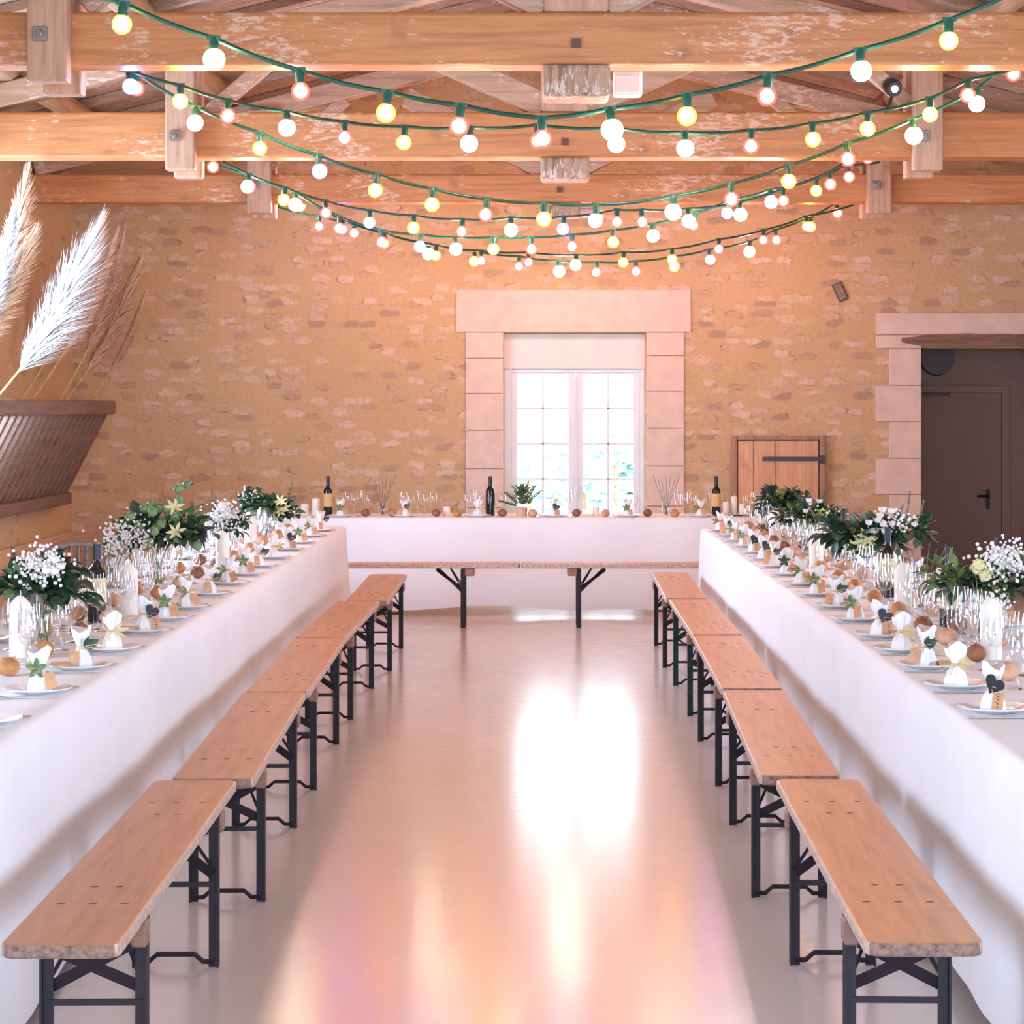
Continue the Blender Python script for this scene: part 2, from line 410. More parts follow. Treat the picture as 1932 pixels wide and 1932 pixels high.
# window with its stone surround
def stones(mb, rects, y0, y1, gap=.006):
    for (x0, x1, z0, z1) in rects: mb.bb(x0+gap/2, x1-gap/2, y0, y1, z0+gap/2, z1-gap/2)
rects = [(PX(860,YW), PX(1304,YW), PZ(627,YW), PZ(546,YW))]
yl = [627,676,743,812,884,958,1040,1120]
for a, b in zip(yl, yl[1:]): rects.append((PX(878,YW), PX(950,YW), max(0,PZ(b,YW)), PZ(a,YW)))
yl = [627,671,738,808,879,955,1038,1120]
for a, b in zip(yl, yl[1:]): rects.append((PX(1219,YW), PX(1291,YW), max(0,PZ(b,YW)), PZ(a,YW)))
mb = MB(); stones(mb, rects, YW-.02, YW+.04); struct(mb.build('trim_1', M['stonetrim'], bevel=.006))
yf = YW + .16
def WX(px): return PX(px, yf)
def WZ(py): return PZ(py, yf)
win = bpy.data.objects.new('window_1', None); COL.objects.link(win); struct(win)
win['label'] = 'white French window with two glazed leaves behind the window table'
mb = MB(); mb.bb(WIN[0]-.002, WIN[1]+.002, yf-.05, yf+.1, WZ(696), WIN[3]-.005)
mb.build('head_panel', M['plaster'], win)
mb = MB()
mb.bb(WIN[0], WX(964), yf-.04, yf+.08, 0, WZ(696)); mb.bb(WX(1207), WIN[1], yf-.04, yf+.08, 0, WZ(696)); mb.bb(WX(964), WX(1207), yf-.03, yf+.08, WZ(703), WZ(696))
mb.build('window_frame', M['white'], win, bevel=.008)
rows = [706+66.7*i for i in range(5)]
for (x0, x1, xm, px0, px1) in ((964,1085.5,1024.5,976,1072), (1086.5,1207,1147.5,1100,1195)):
    mb = MB()
    mb.bb(WX(x0), WX(px0), yf-.02, yf+.03, .02, WZ(703)); mb.bb(WX(px1), WX(x1), yf-.02, yf+.03, .02, WZ(703))
    mb.bb(WX(px0), WX(px1), yf-.02, yf+.03, WZ(706), WZ(703)); mb.bb(WX(px0), WX(px1), yf-.02, yf+.03, .02, WZ(rows[-1]+63))
    for r in rows[1:]: mb.bb(WX(px0), WX(px1), yf-.012, yf+.022, WZ(r), WZ(r-4.5))
    mb.bb(WX(xm-2.4), WX(xm+2.4), yf-.012, yf+.022, WZ(rows[-1]+63), WZ(706))
    leaf = mb.build('window_sash', M['white'], win, bevel=.004)
    g = MB(); g.add([(WX(px0),yf+.004,WZ(rows[-1]+63)),(WX(px1),yf+.004,WZ(rows[-1]+63)),(WX(px1),yf+.004,WZ(706)),(WX(px0),yf+.004,WZ(706))], [(0,1,2,3)])
    g.build('glass_pane', M['pane'], leaf)
mb = MB(); mb.tube([(WX(1086),yf-.045,WZ(1000)),(WX(1086),yf-.045,WZ(712))], .006, 8); mb.box((WX(1086),yf-.05,WZ(925)), (.03,.04,.09))
mb.box((WX(1086),yf-.05,WZ(905)), (.02,.03,.03)); mb.build('window_bolt', M['white'], win)

# doorway with quoins, old wooden lintel and the dark vestibule behind
rects = [(PX(1652,YW), 4.93, PZ(632,YW), PZ(590,YW)), (PX(1652,YW), PX(1738,YW), PZ(658,YW), PZ(632,YW))]
for a, b, x in ((658,727,1677),(727,795,1652),(795,865,1677),(865,933,1652),(933,1002,1677),(1002,1070,1652),(1070,1120,1677)):
    rects.append((PX(x,YW), PX(1738,YW), max(0,PZ(b,YW)), PZ(a,YW)))
for a, b, x in ((632,727,4.85),(727,795,4.93),(795,865,4.85),(865,933,4.93),(933,1002,4.85),(1002,1120,4.93)):
    rects.append((4.62, x, max(0,PZ(b,YW)), PZ(a,YW)))
mb = MB(); stones(mb, rects, YW-.025, YW+.05, .004); struct(mb.build('trim_2', M['stonetrim'], bevel=.008))
# lintel
mb = MB(); xs = [PX(1700,YW)+i*(4.7-PX(1700,YW))/14 for i in range(15)]
RL = random.Random(3)
top = [PZ(631+(7*max(0,1-i/3.0))+RL.uniform(-1.5,1.5),YW) for i in range(15)]; bot = [PZ(655-(8*max(0,1-i/2.5))+RL.uniform(-1.5,1),YW) for i in range(15)]
mb.prism(list(zip(xs, bot)) + list(zip(xs, top))[::-1], 'y', YW-.045, YW+.3)
struct(mb.build('lintel_beam', M['lintel'], bevel=.006)); bpy.data.objects['lintel_beam'].name = 'trim_3'
VY = 21.7
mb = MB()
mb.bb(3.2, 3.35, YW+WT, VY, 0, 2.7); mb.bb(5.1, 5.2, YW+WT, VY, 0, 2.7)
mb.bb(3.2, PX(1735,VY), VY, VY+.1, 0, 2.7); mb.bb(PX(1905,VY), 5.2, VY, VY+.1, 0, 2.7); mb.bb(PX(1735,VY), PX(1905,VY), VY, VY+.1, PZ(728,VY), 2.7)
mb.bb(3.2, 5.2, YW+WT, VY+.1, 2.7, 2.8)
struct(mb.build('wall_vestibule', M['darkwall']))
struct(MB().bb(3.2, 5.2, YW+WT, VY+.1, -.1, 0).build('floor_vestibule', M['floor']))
d = bpy.data.objects.new('door_1', None); COL.objects.link(d); struct(d); d['label'] = 'plain brown interior door seen through the stone doorway'
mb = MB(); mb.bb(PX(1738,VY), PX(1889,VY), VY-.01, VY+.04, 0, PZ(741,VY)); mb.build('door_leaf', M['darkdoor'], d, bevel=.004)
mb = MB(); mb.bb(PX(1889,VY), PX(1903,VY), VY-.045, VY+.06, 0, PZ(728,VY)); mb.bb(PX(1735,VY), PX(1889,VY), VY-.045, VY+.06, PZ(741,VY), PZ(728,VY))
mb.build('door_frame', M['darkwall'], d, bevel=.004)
hz = PZ(935,VY); hx = PX(1863,VY)
mb = MB(); mb.bb(hx-.02, hx+.02, VY-.022, VY-.01, hz-.13, hz+.06); mb.tube([(hx,VY-.02,hz),(hx,VY-.07,hz),(hx-.11,VY-.07,hz-.004)], .012, 8)
mb.build('door_handle', M['handle'], d)
mb = MB(); mb.bb(PX(1741,VY), PX(1790,VY), VY-.07, VY-.012, PZ(748,VY), PZ(742,VY)); mb.build('door_closer', M['handle'], d)
w = empty('wall_lamp', 'round dark wall lamp high above the vestibule door', 'lamp', (PX(1766,VY), VY-.06, PZ(675,VY)))
mb = MB(); mb.lathe([(.001,-.05),(.10,-.04),(.155,-.01),(.165,.03),(.165,.058)], 20)
o = mb.build('lamp_bowl', plain('dark_lamp_bowl', (.12,.10,.10), .4), w, smooth=True); o.rotation_euler = (PI/2,0,0)
o = MB().lathe([(.168,0),(.175,.01),(.168,.02)], 20).build('lamp_rim', M['handle'], w, smooth=True); o.rotation_euler = (PI/2,0,0); o.location = (0,.04,0)

# boarded wall hatch
hy = YW - .045
h = empty('wall_hatch', 'boarded wooden hatch with black strap hinge on stone wall beside doorway', 'hatch', (0,hy,0))
hx0, hx1, hz1, hz0 = PX(1379,YW), PX(1556,YW), PZ(822,YW), .55
mb = MB(); fw = .05
mb.bb(hx0, hx0+fw, -.03, .045, hz0, hz1); mb.bb(hx1-fw, hx1, -.03, .045, hz0, hz1); mb.bb(hx0+fw, hx1-fw, -.03, .045, hz1-fw*.7, hz1); mb.bb(hx0+fw, hx1-fw, -.03, .045, hz0, hz0+fw)
mb.build('hatch_frame', M['hatchframe'], h, bevel=.008)
bx = [hx0+fw+.004, PX(1421,YW), PX(1463,YW), hx1-fw-.012]
for a, b in zip(bx, bx[1:]):
    MB().bb(a+.003, b-.003, -.012, .03, hz0+fw, hz1-fw*.7-.012).build('board', M['hatch'], h, bevel=.004)
mb = MB(); zz = PZ(865,YW); mb.bb(PX(1437,YW), PX(1549,YW), -.024, -.012, zz-.022, zz+.016); mb.bb(PX(1545,YW), PX(1555,YW), -.04, -.03, zz-.045, zz+.03)
mb.tube([(PX(1547,YW),-.03,zz-.04),(PX(1547,YW),-.03,zz+.03)], .012, 8); mb.build('strap_hinge', M['handle'], h)
# small tilted plate fixed high on the wall
t = empty('wall_plate', 'small tilted grey tile fixed on the stone wall above the hatch', 'plaque', (PX(1585,YW), YW-.012, PZ(551,YW))); t.rotation_euler = (0, math.radians(-25), 0)
MB().bb(-.045,.045,-.012,.012,-.083,.083).build('plate_frame', M['tileframe'], t, bevel=.004)
MB().bb(-.034,.034,-.02,-.01,-.07,.07).build('plate_face', M['tile'], t, bevel=.004)

# ------------------------------------------------------------------ roof trusses
def truss(Y, label, tie_top, left, right, block, has_bolt=True, rear_drop=0.0):
    t = empty('roof_truss', label, 'roof truss', (RX, Y, 3.3), group='timber roof trusses over the tables')
    def L(x, z): return (x - RX, z - 3.3)
    zb = 3.327
    MB().bb(XL+.003-RX, XR-.003-RX, 0, .225, zb-3.3, tie_top-3.3).build('tie_beam', M['beam'], t, bevel=.018)
    for x in (left, right):
        ztop = roofz(x) - .30
        for (ya, yb) in ((-.125,-.006), (.231,.35)):
            p = MB().bb(x-RX-.097, x-RX+.097, ya, yb, -.07 if ya < 0 else -.085, ztop-3.3).build('hanging_post', M['post'], t, bevel=.012)
            if ya < 0:
                b = MB(); b.box((x-RX-.03, -.135, .155), (.07,.02,.07)); b.tube([(x-RX-.03,-.13,.155),(x-RX-.03,-.17,.155)], .02, 6)
                b.build('bolt', M['steel'], p, bevel=.004)
    # king post: end block under the tie beam and shaft above
    if block: MB().bb(-.165, .165, -.04, .265, -.15+block, .026).build('king_post_end', M['kingend'], t, bevel=.02)
    MB().bb(-.16, .16, .02, .2, tie_top-3.3+.004, RZ-3.3-.22).build('king_post', M['post'], t, bevel=.015)
    pg = MB(); pg.box((0, -.006, .13), (.045,.03,.045)); pg.build('peg', M['rivet'], t)
    for s in (-1, 1):
        x1 = 1.75 if s > 0 else -1.75
        mb = MB(); a = Vector((s*.14, .11, tie_top-3.3+.05)); zt = roofz(RX+x1)-3.3-.34
        b = Vector((x1*.72, .11, zt)); mb.bar(a, b, .12, .17); mb.build('strut', M['strut'], t, bevel=.01)
        xe = (XR if s > 0 else XL) - RX
        mb = MB(); a = Vector((0,.11,RZ-3.3-.28)); b = Vector((xe-.02*s, .11, roofz(RX+xe)-3.3-.28)); mb.bar(a, b, .16, .16)
        mb.build('rafter', M['strut'], t, bevel=.01)
        mb = MB(); a = Vector((s*2.42,.11,.32)); b = Vector((s*1.75,.11,roofz(RX+s*1.75)-3.3-.36)); mb.bar(a, b, .09, .10); mb.build('brace', M['strut'], t, bevel=.01)
    return t
truss(11.0, 'roof truss crossing closest over the benches, its tie beam flecked orange', 3.585, -2.36, 2.75, .02)
truss(15.07, 'middle roof truss with square king post end, between two other trusses', 3.632, -2.36, 2.61, .03)
truss(18.37, 'roof truss standing in front of the window wall', 3.56, -2.24, 2.79, .06)
truss(6.9, 'roof truss overhead at the open end of the tables', 3.6, -2.36, 2.75, .02)
# purlins and boards carried over the trusses
for k, x in enumerate((-3.55, -2.55, -1.25, RX, 1.6, 2.95, 4.1)):
    n = 12; pts = [(0, YB + (YW-YB)*i/n, R.uniform(-.012,.012)) for i in range(n+1)]
    o = MB().tube(pts, [.095+R.uniform(-.012,.012) for _ in pts], 10).build('purlin', M['log'], CEIL, smooth=True)
    o.location = (x, 0, roofz(x)-.10)
for k in range(13):
    y = 8.2 + .93*k
    for s, nm in ((-1, 'hay-rack'), (1, 'doorway')):
        xe = (XL if s < 0 else XR) + .0
        a = Vector((RX+s*.05, y, roofz(RX+s*.05)-.035)); b = Vector((xe, y+R.uniform(-.05,.05), roofz(xe)-.035))
        c = (a+b)/2
        o = MB().bar(a-c, b-c, .09, .06).build('common_rafter', M['roofwood'], CEIL); o.location = c
# fittings on the trusses
def fitting(px0, px1, py0, py1, Y, dy, label, rz=0):
    e = empty('emergency_light', label, 'light fitting', ((PX(px0,Y)+PX(px1,Y))/2, Y, PZ(py1,Y)))
    w, hh = abs(PX(px1,Y)-PX(px0,Y)), PZ(py0,Y)-PZ(py1,Y)
    MB().bb(-w/2, w/2, 0, dy, 0, hh).build('housing', M['whiteplastic'], e, bevel=.012)
    MB().bb(-w/2+.012, w/2-.012, -.012, 0, .012, hh*.8).build('diffuser', M['plate'], e, bevel=.008)
fitting(1158, 1212, 131, 180, 11.29, .1, 'white plastic light box under the tie beam beside the king post')
fitting(1066, 1140, 393, 409, 18.62, .1, 'slim white light box under the tie beam nearest the window wall')
e = empty('spotlight', 'small lit spotlight in front of the middle truss beside its hanging post', 'spotlight', (PX(1688,14.72), 14.72, PZ(168,14.72)))
o = MB().lathe([(.05,.0),(.06,.05),(.055,.12),(.03,.15)], 14).build('lamp_housing', M['handle'], e, smooth=True); o.rotation_euler = (-PI/2+.35, 0, .1)
o = MB().lathe([(.001,.001),(.022,.0),(.022,-.006)], 12).build('lamp_face', emis('spot_glow', (.9,.95,1), 40), e); o.rotation_euler = (-PI/2+.35, 0, .1)
MB().tube([(0,.06,-.02),(0,.2,-.06),(.0,.5,-.12)], .012, 6).build('lamp_arm', M['handle'], e)

# ------------------------------------------------------------------ festoon lights
def festoon(label, Y, ends, items, Rb, sub=0):
    """items: (px, py, colour) bulb centres in the plane at depth Y"""
    P0 = Vector((PX(ends[0][0],Y), Y, PZ(ends[0][1],Y)))
    root = empty('string_light', label, 'string lights', P0, group='coloured festoon strings across the hall')
    hh = Rb*.92 + .045
    cab = [P0]
    for k, (px, py, c) in enumerate(items):
        yy = Y + R.uniform(-.015,.015)
        bc = Vector((PX(px,yy), yy, PZ(py,yy))); tilt = R.uniform(-.12,.12)
        up = Vector((math.sin(tilt), 0, math.cos(tilt)))
        tp = bc + up*hh
        s = MB().lathe([(.013,-.052),(.0175,-.048),(.0175,-.012),(.013,-.004),(.011,.006),(.001,.008)], 10)
        s.box((0,0,.001), (.05,.017,.016))
        so = s.build('bulb_socket', M['socket'], root, smooth=True); so.location = tp - P0; so.rotation_euler = (0, tilt, 0)
        rb = Rb*(1.13 if c == 'w' else 1.0)*R.uniform(.96,1.04)  # white globes made oversized to stand in for their glare
        b = MB(); b.mi = 0; b.ball((0,0,-hh), rb, 16, 10); b.lathe([(.012,-.045),(.013,-.05),(.016,-hh+rb*.9)], 10)
        b.mi = 1; b.ball((0,0,-hh), rb*.74, 10, 6)
        bo = b.build('light_bulb', BM[c], so, smooth=80); bo['label'] = BULBN[c] + ' glowing globe bulb'
        cab.append(tp)
    cab.append(Vector((PX(ends[1][0],Y), Y, PZ(ends[1][1],Y))))
    pts = []
    for a, b in zip(cab, cab[1:]):
        L = (b-a).length
        for t in (0, .25, .5, .75):
            p = a.lerp(b, t); p.z -= .05*L*4*t*(1-t)*.5; pts.append(p - P0)
    pts.append(cab[-1]-P0)
    MB().tube(pts, .0085, 8).build('cable', M['cable'], root, smooth=True)
    return root
festoon('lowest-slung near string of bulbs, hanging in front of the first tie beam', 8.3, ((120,-30),(1960,-40)),
 [(230,46,'g'),(404,112,'w'),(567,172,'r'),(728,213,'y'),(866,238,'r'),(1024,262,'r'),(1155,245,'w'),(1296,219,'y'),(1447,182,'r'),(1625,134,'w'),(1790,77,'g')], .036)
festoon('shallow string of bulbs tied under the first tie beam', 11.42, ((185,122),(1945,120)),
 [(246,163,'b'),(340,191,'g'),(430,219,'r'),(541,241,'w'),(650,260,'r'),(762,269,'y'),(885,271,'w'),(1014,266,'r'),(1163,272,'w'),(1293,280,'w'),(1417,276,'r'),(1534,263,'y'),(1637,243,'y'),(1755,216,'g'),(1826,180,'r')], .040)
festoon('deep string of bulbs sagging from the first tie beam below the second', 11.58, ((192,124),(1950,105)),
 [(258,167,'r'),(368,232,'w'),(490,280,'y'),(603,323,'b'),(708,359,'y'),(815,386,'y'),(916,405,'r'),(1026,413,'y'),(1123,416,'b'),(1270,400,'w'),(1380,376,'r'),(1488,342,'y'),(1600,300,'r'),(1724,256,'w'),(1843,196,'w'),(1912,139,'r')], .040)
festoon('shallow string of bulbs tied under the middle tie beam', 15.5, ((385,302),(1700,296)),
 [(402,315,'r'),(467,352,'w'),(535,377,'y'),(615,402,'r'),(697,420,'b'),(780,430,'y'),(871,437,'r'),(964,434,'w'),(1062,432,'b'),(1164,419,'r'),(1212,419,'r'),(1299,417,'w'),(1397,405,'w'),(1478,379,'r'),(1567,348,'r'),(1637,298,'r')], .043)
festoon('deep string of bulbs sagging from the middle tie beam below the third', 15.68, ((388,304),(1660,306)),
 [(471,352,'r'),(557,386,'w'),(640,431,'r'),(720,457,'r'),(792,465,'b'),(860,470,'w'),(931,470,'g'),(1003,470,'r'),(1079,465,'r'),(1157,457,'y'),(1232,445,'w'),(1308,425,'r'),(1372,402,'b'),(1455,381,'w'),(1540,360,'y'),(1602,334,'r')], .042)
festoon('shallow string of bulbs tied to the tie beam by the window wall', 18.78, ((522,388),(1612,386)),
 [(566,388,'w'),(645,433,'b'),(724,459,'y'),(822,482,'y'),(908,492,'r'),(997,495,'r'),(1086,500,'w'),(1176,495,'y'),(1268,489,'y'),(1356,470,'r'),(1440,453,'r'),(1522,427,'y')], .042)
festoon('lowest string of bulbs in front of the window wall above stone window frame', 18.96, ((524,390),(1608,384)),
 [(602,427,'r'),(668,440,'r'),(726,460,'r'),(808,479,'w'),(895,493,'y'),(979,503,'r'),(1055,512,'w'),(1125,514,'r'),(1200,512,'r'),(1272,503,'y'),(1340,490,'b'),(1414,475,'w'),(1465,453,'r'),(1529,428,'y'),(1580,402,'r')], .045)

# ------------------------------------------------------------------ benches
def bench_proto(axis_mat, Lb, iron, label, bdy=.10, bz=.402):
    W, H, T = .262, .48, .032
    b = empty('bench', label, 'bench', group='folding wooden benches with iron legs')
    out = []; r = .035
    for cx, cy, a0 in ((W/2-r, Lb/2-r, 0), (-W/2+r, Lb/2-r, 90), (-W/2+r, -Lb/2+r, 180), (W/2-r, -Lb/2+r, 270)):
        for k in range(5):
            a = math.radians(a0 + 22.5*k); out.append((cx+r*math.cos(a), cy+r*math.sin(a)))
    mb = MB(); mb.prism(out, 'z', H-T, H)
    for i in range(len(mb.f)):
        n = len(out)
        if i >= 2:
            p0, p1 = out[i-2], out[(i-1) % n]
            mb.m[i] = 2 if abs(p1[0]-p0[0]) > abs(p1[1]-p0[1]) else 1
    seat = mb.build('seat', [axis_mat, M['edge'], M['endgrain']], b, bevel=.006)
    for s in (-1, 1):
        yl = s*(Lb/2 - .43)
        for (x, dy) in ((-.075,.02),(0,.02),(.075,.02),(-.03,-.17),(.03,-.17)):
            MB().lathe([(.007,0),(.007,.0012)], 8, (x, yl+s*dy, H-.0004), (1.4,.8)).build('rivet', M['rivet'], seat)
        MB().bb(-W/2-.004, W/2+.004, yl-.035 + s*.05, yl+.035+s*.05, H-T-.058, H-T-.001).build('cleat', M['cleat'], b, bevel=.006)
        for sx in (-1, 1):
            l = MB(); x = sx*.112
            l.bb(x-.015, x+.015, yl-.004, yl+.004, 0, H-T-.003); l.bb(x+sx*.009, x+sx*.015, yl-.018, yl+.018, 0, H-T-.003)
            l.build('leg', iron, b)
            q = MB(); q.bar((sx*.108, yl-s*.012, .275), (-sx*.10, yl+s*bdy, bz), .028, .006, (0,1,0)); q.build('diagonal_brace', iron, b)
            q = MB(); q.tube([(sx*.104, yl-s*.012, .30), (sx*.03, yl-s*.10, H-T-.004)], .005, 6); q.build('brace_rod', iron, b)
        q = MB(); q.bb(-.112, .112, yl-.008, yl+.004, .236, .25); q.build('middle_bar', iron, b)
        q = MB(); q.tube([(-.112,yl,.014),(-.08,yl,.014),(-.055,yl,.036),(.055,yl,.036),(.08,yl,.014),(.112,yl,.014)], .008, 6); q.build('foot_bar', iron, b)
    return Kind(b)
BK = bench_proto(M['bench'], 2.18, M['iron'], 'x'); BG = bench_proto(M['bench'], 2.18, M['iron_green'], 'x')
BX = bench_proto(M['benchx'], 2.18, M['iron'], 'x', -.20, .438)
grp = 'folding wooden benches with iron legs'
ends = [4.90+2.198*i for i in range(6)]
lx = [(-.908,-.937),(-.888,-.945),(-.935,-.965),(-.966,-.94),(-.893,-.905)]
llab = ['orange-varnished wooden bench at the open end of the hay-rack table', 'wooden bench second from the open end beside hay-rack table',
        'middle bench of the five along the hay-rack table', 'wooden bench fourth from the open end beside hay-rack table',
        'dull pinkish bench along the hay-rack table, closest to the window bench']
for i in range(5):
    y0, y1 = ends[i], ends[i+1]; a, b = lx[i]
    rz = -math.atan2(b-a, y1-y0)
    BK.put(llab[i], ((a+b)/2-.131, (y0+y1)/2, 0), rz, grp)
rx = [(.722,.758),(.712,.777),(.775,.808),(.81,.818),(.80,.826)]
ry = [4.90+2.24*i for i in range(6)]
rlab = ['pale scuffed wooden bench at the open end of the doorway-side table', 'wooden bench second from the open end beside doorway-side table',
        'middle bench of the five along the doorway-side table', 'wooden bench with dark green legs beside the doorway-side table',
        'pinkish bench of the doorway-side table, closest to the window bench']
for i in range(5):
    y0, y1 = ry[i], ry[i+1]; a, b = rx[i]
    (BG if i == 3 else BK).put(rlab[i], ((a+b)/2+.131, (y0+y1)/2, 0), -math.atan2(b-a, y1-y0), grp)
BX.root.location = (0,0,0)
BXR = BX
# cross benches: long axis along X
BX.put('orange bench before the window table, on the hay-rack side', (-.108-1.09-.004, 17.02, 0), PI/2, grp)
BX.put('orange bench before the window table, on the doorway side', (-.108+1.09+.004, 17.02, 0), PI/2, grp)

# ------------------------------------------------------------------ tables and cloths
TZ = .78
def fold(u, seed, amp):
    return amp*(math.sin(u*3.1+seed)+.6*math.sin(u*7.3+seed*2.1)+.35*math.sin(u*13.7+seed*.7))
def tablecloth(name, label, x0, x1, y0, y1, zb, flare, seed, rear=None):
    """top sheet with drops on the four sides; waved hem"""
    mb = MB(); nz = 10
    per = []
    def seg(a, b, n):
        for i in range(n): per.append((a[0]+(b[0]-a[0])*i/n, a[1]+(b[1]-a[1])*i/n))
    nx = max(8, int((x1-x0)/.09)); ny = max(8, int((y1-y0)/.09))
    seg((x0,y0),(x1,y0),nx); seg((x1,y0),(x1,y1),ny); seg((x1,y1),(x0,y1),nx); seg((x0,y1),(x0,y0),ny)
    cx, cy = (x0+x1)/2, (y0+y1)/2; n = len(per)
    vs = []; fs = []; s = 0
    for k, (x, y) in enumerate(per):
        s += .09
        ox = (-1 if abs(x-x0) < 1e-6 else 1 if abs(x-x1) < 1e-6 else 0); oy = (-1 if abs(y-y0) < 1e-6 else 1 if abs(y-y1) < 1e-6 else 0)
        hem = zb + .018*math.sin(s*2.0+seed) + .012*math.sin(s*5.3+seed)
        if rear and oy > 0 and ox == 0: hem = rear + .012*math.sin(s*2.0+seed)  # unseen rear drop cut short to let window light in under the table
        for j in range(nz+1):
            t = j/nz
            # rounded shoulder then straight drop
            if j == 0: dd, z = -.012, TZ+.0005
            elif j == 1: dd, z = -.002, TZ-.004
            else: dd, z = .003 + t*flare + fold(s, seed, .010)*t, TZ-.016 - (TZ-.016-hem)*((j-2)/(nz-2))
            vs.append((x+ox*dd, y+oy*dd, z))
    for k in range(n):
        k2 = (k+1) % n
        for j in range(nz): fs.append((k*(nz+1)+j, k2*(nz+1)+j, k2*(nz+1)+j+1, k*(nz+1)+j+1))
    mb.add(vs, fs)
    o0 = len(mb.v)
    mb.add([vs[k*(nz+1)] for k in range(n)], [tuple(range(n))])
    o = mb.build(name, M['cloth'], smooth=60)
    import bmesh
    bm = bmesh.new(); bm.from_mesh(o.data); bmesh.ops.remove_doubles(bm, verts=bm.verts, dist=1e-5); bmesh.ops.recalc_face_normals(bm, faces=bm.faces); bm.to_mesh(o.data); bm.free()
    tag(o, label, 'tablecloth'); return o
LT = (-2.16, -1.41, 4.4, 16.6); RT = (1.205, 1.955, 4.4, 16.3); BT = (-2.2, 2.12, 17.87, 18.62)
tablecloth('tablecloth', 'long white cloth over the table on the hay-rack side', *LT, .03, .05, 1.0)
tablecloth('tablecloth', 'long white cloth over the table on the doorway side', *RT, .085, .03, 2.2)
tablecloth('tablecloth', 'white cloth over the short table below the window', *BT, .055, .02, 4.0, .5)
def table(x0, x1, y0, y1, label):
    t = empty('trestle_table', label, 'table', ((x0+x1)/2, (y0+y1)/2, 0))
    w, l = (x1-x0)/2-.02, (y1-y0)/2-.02
    MB().bb(-w, w, -l, l, TZ-.035, TZ-.004).build('tabletop', M['table'], t)
    for sx in (-1, 1):
        for sy in (-1, 1):
            MB().bb(sx*(w-.08)-.02, sx*(w-.08)+.02, sy*(l-.3)-.02, sy*(l-.3)+.02, 0, TZ-.036).build('leg', M['iron'], t)
table(*LT, 'wooden trestle table hidden beneath the cloth on the hay-rack side')
table(*RT, 'wooden trestle table hidden beneath the cloth on the doorway side')
table(*BT, 'wooden trestle table hidden beneath the cloth below the window')

# ------------------------------------------------------------------ tableware
def one(name, mb, mat, label, cat, smooth=True): 
    o = mb.build(name, mat, smooth=smooth); tag(o, label, cat); return Kind(o)
def glass_proto(name, cat, bowl, stem_h, foot):
    g = empty(name, 'x', cat)
    MB().lathe([(foot,0),(foot*.9,.0025),(.006,.006),(.0035,.012),(.0032,stem_h*.6),(.0045,stem_h)], 14).build('stem', M['glass'], g, smooth=60)
    p = [(r, stem_h+z) for r, z in bowl]; inner = [(max(r-.0014,.0005), z+.0012) for r, z in p[::-1][:-1]]
    MB().lathe(p, 18).build('bowl', M['glass'], g, smooth=60)
    return Kind(g)
def openlathe(k):   # remove the lid faces of bowls
    for c in kids(k.root):
        if c.name.startswith('bowl'):
            import bmesh
            bm = bmesh.new(); bm.from_mesh(c.data)
            bmesh.ops.delete(bm, geom=[f for f in bm.faces if len(f.verts) > 6], context='FACES_ONLY'); bm.to_mesh(c.data); bm.free()
    return k
G_WINE = openlathe(glass_proto('wine_glass', 'glass', [(.004,0),(.018,.006),(.029,.022),(.033,.042),(.031,.066),(.0275,.088)], .075, .031))
G_WATER = openlathe(glass_proto('water_goblet', 'glass', [(.005,0),(.022,.006),(.035,.026),(.039,.05),(.037,.078),(.033,.102)], .085, .034))
G_FLUTE = openlathe(glass_proto('champagne_flute', 'glass', [(.004,0),(.012,.012),(.0205,.05),(.0245,.09),(.0235,.125)], .08, .029))
G_RED = openlathe(glass_proto('red_wine_glass', 'glass', [(.005,0),(.02,.006),(.031,.03),(.0335,.056),(.031,.086),(.027,.115)], .095, .031))
mb = MB(); mb.lathe([(.001,.004),(.066,.004),(.082,.011),(.104,.015),(.106,.017),(.104,.019),(.08,.014),(.066,.0075),(.001,.0075)], 28)
mb.lathe([(.055,0),(.066,.0045),(.05,.0045)], 28)
PLATE = one('dinner_plate', mb, M['plate'], 'x', 'plate')
def cut(name, fork):
    e = MB()
    if fork:
        e.bar((0,-.09,.004), (0,.02,.007), .008, .0025); e.bar((0,.02,.007), (0,.055,.004), .016, .002)
        for k in range(4): e.bar((-.0075+.005*k,.055,.004), (-.0075+.005*k,.095,.007), .0026, .002)
    else:
        e.bar((0,-.1,.004), (0,-.005,.004), .011, .004); e.bar((0,-.005,.004), (0,.11,.004), .017, .002)
    return one(name, e, M['cutlery'], 'x', 'cutlery', False)
FORK, KNIFE = cut('fork', True), cut('knife', False)
def roll_proto(mat, seed):
    rr = random.Random(seed); mb = MB(); mb.ball((0,0,.030), .037, 16, 10, (1.05,.96,.80))
    mb.v = [(x*(1+rr.uniform(-.04,.04)), y*(1+rr.uniform(-.04,.04)), max(0.0005, z*(1+rr.uniform(-.03,.03)))) for x, y, z in mb.v]
    mb.box((0,0,.0595), (.05,.007,.004))
    return one('bread_roll', mb, mat, 'x', 'bread roll')
ROLLS = [(roll_proto(M['bread'],1),'golden'), (roll_proto(M['breadfloury'],2),'floury'), (roll_proto(M['breaddark'],3),'dark-crusted')]
LEAFN = ['dark heart-shaped leaf','long olive leaf','broad ivy leaf','star-shaped green leaf','pale dried leaf','star-shaped dark leaf']
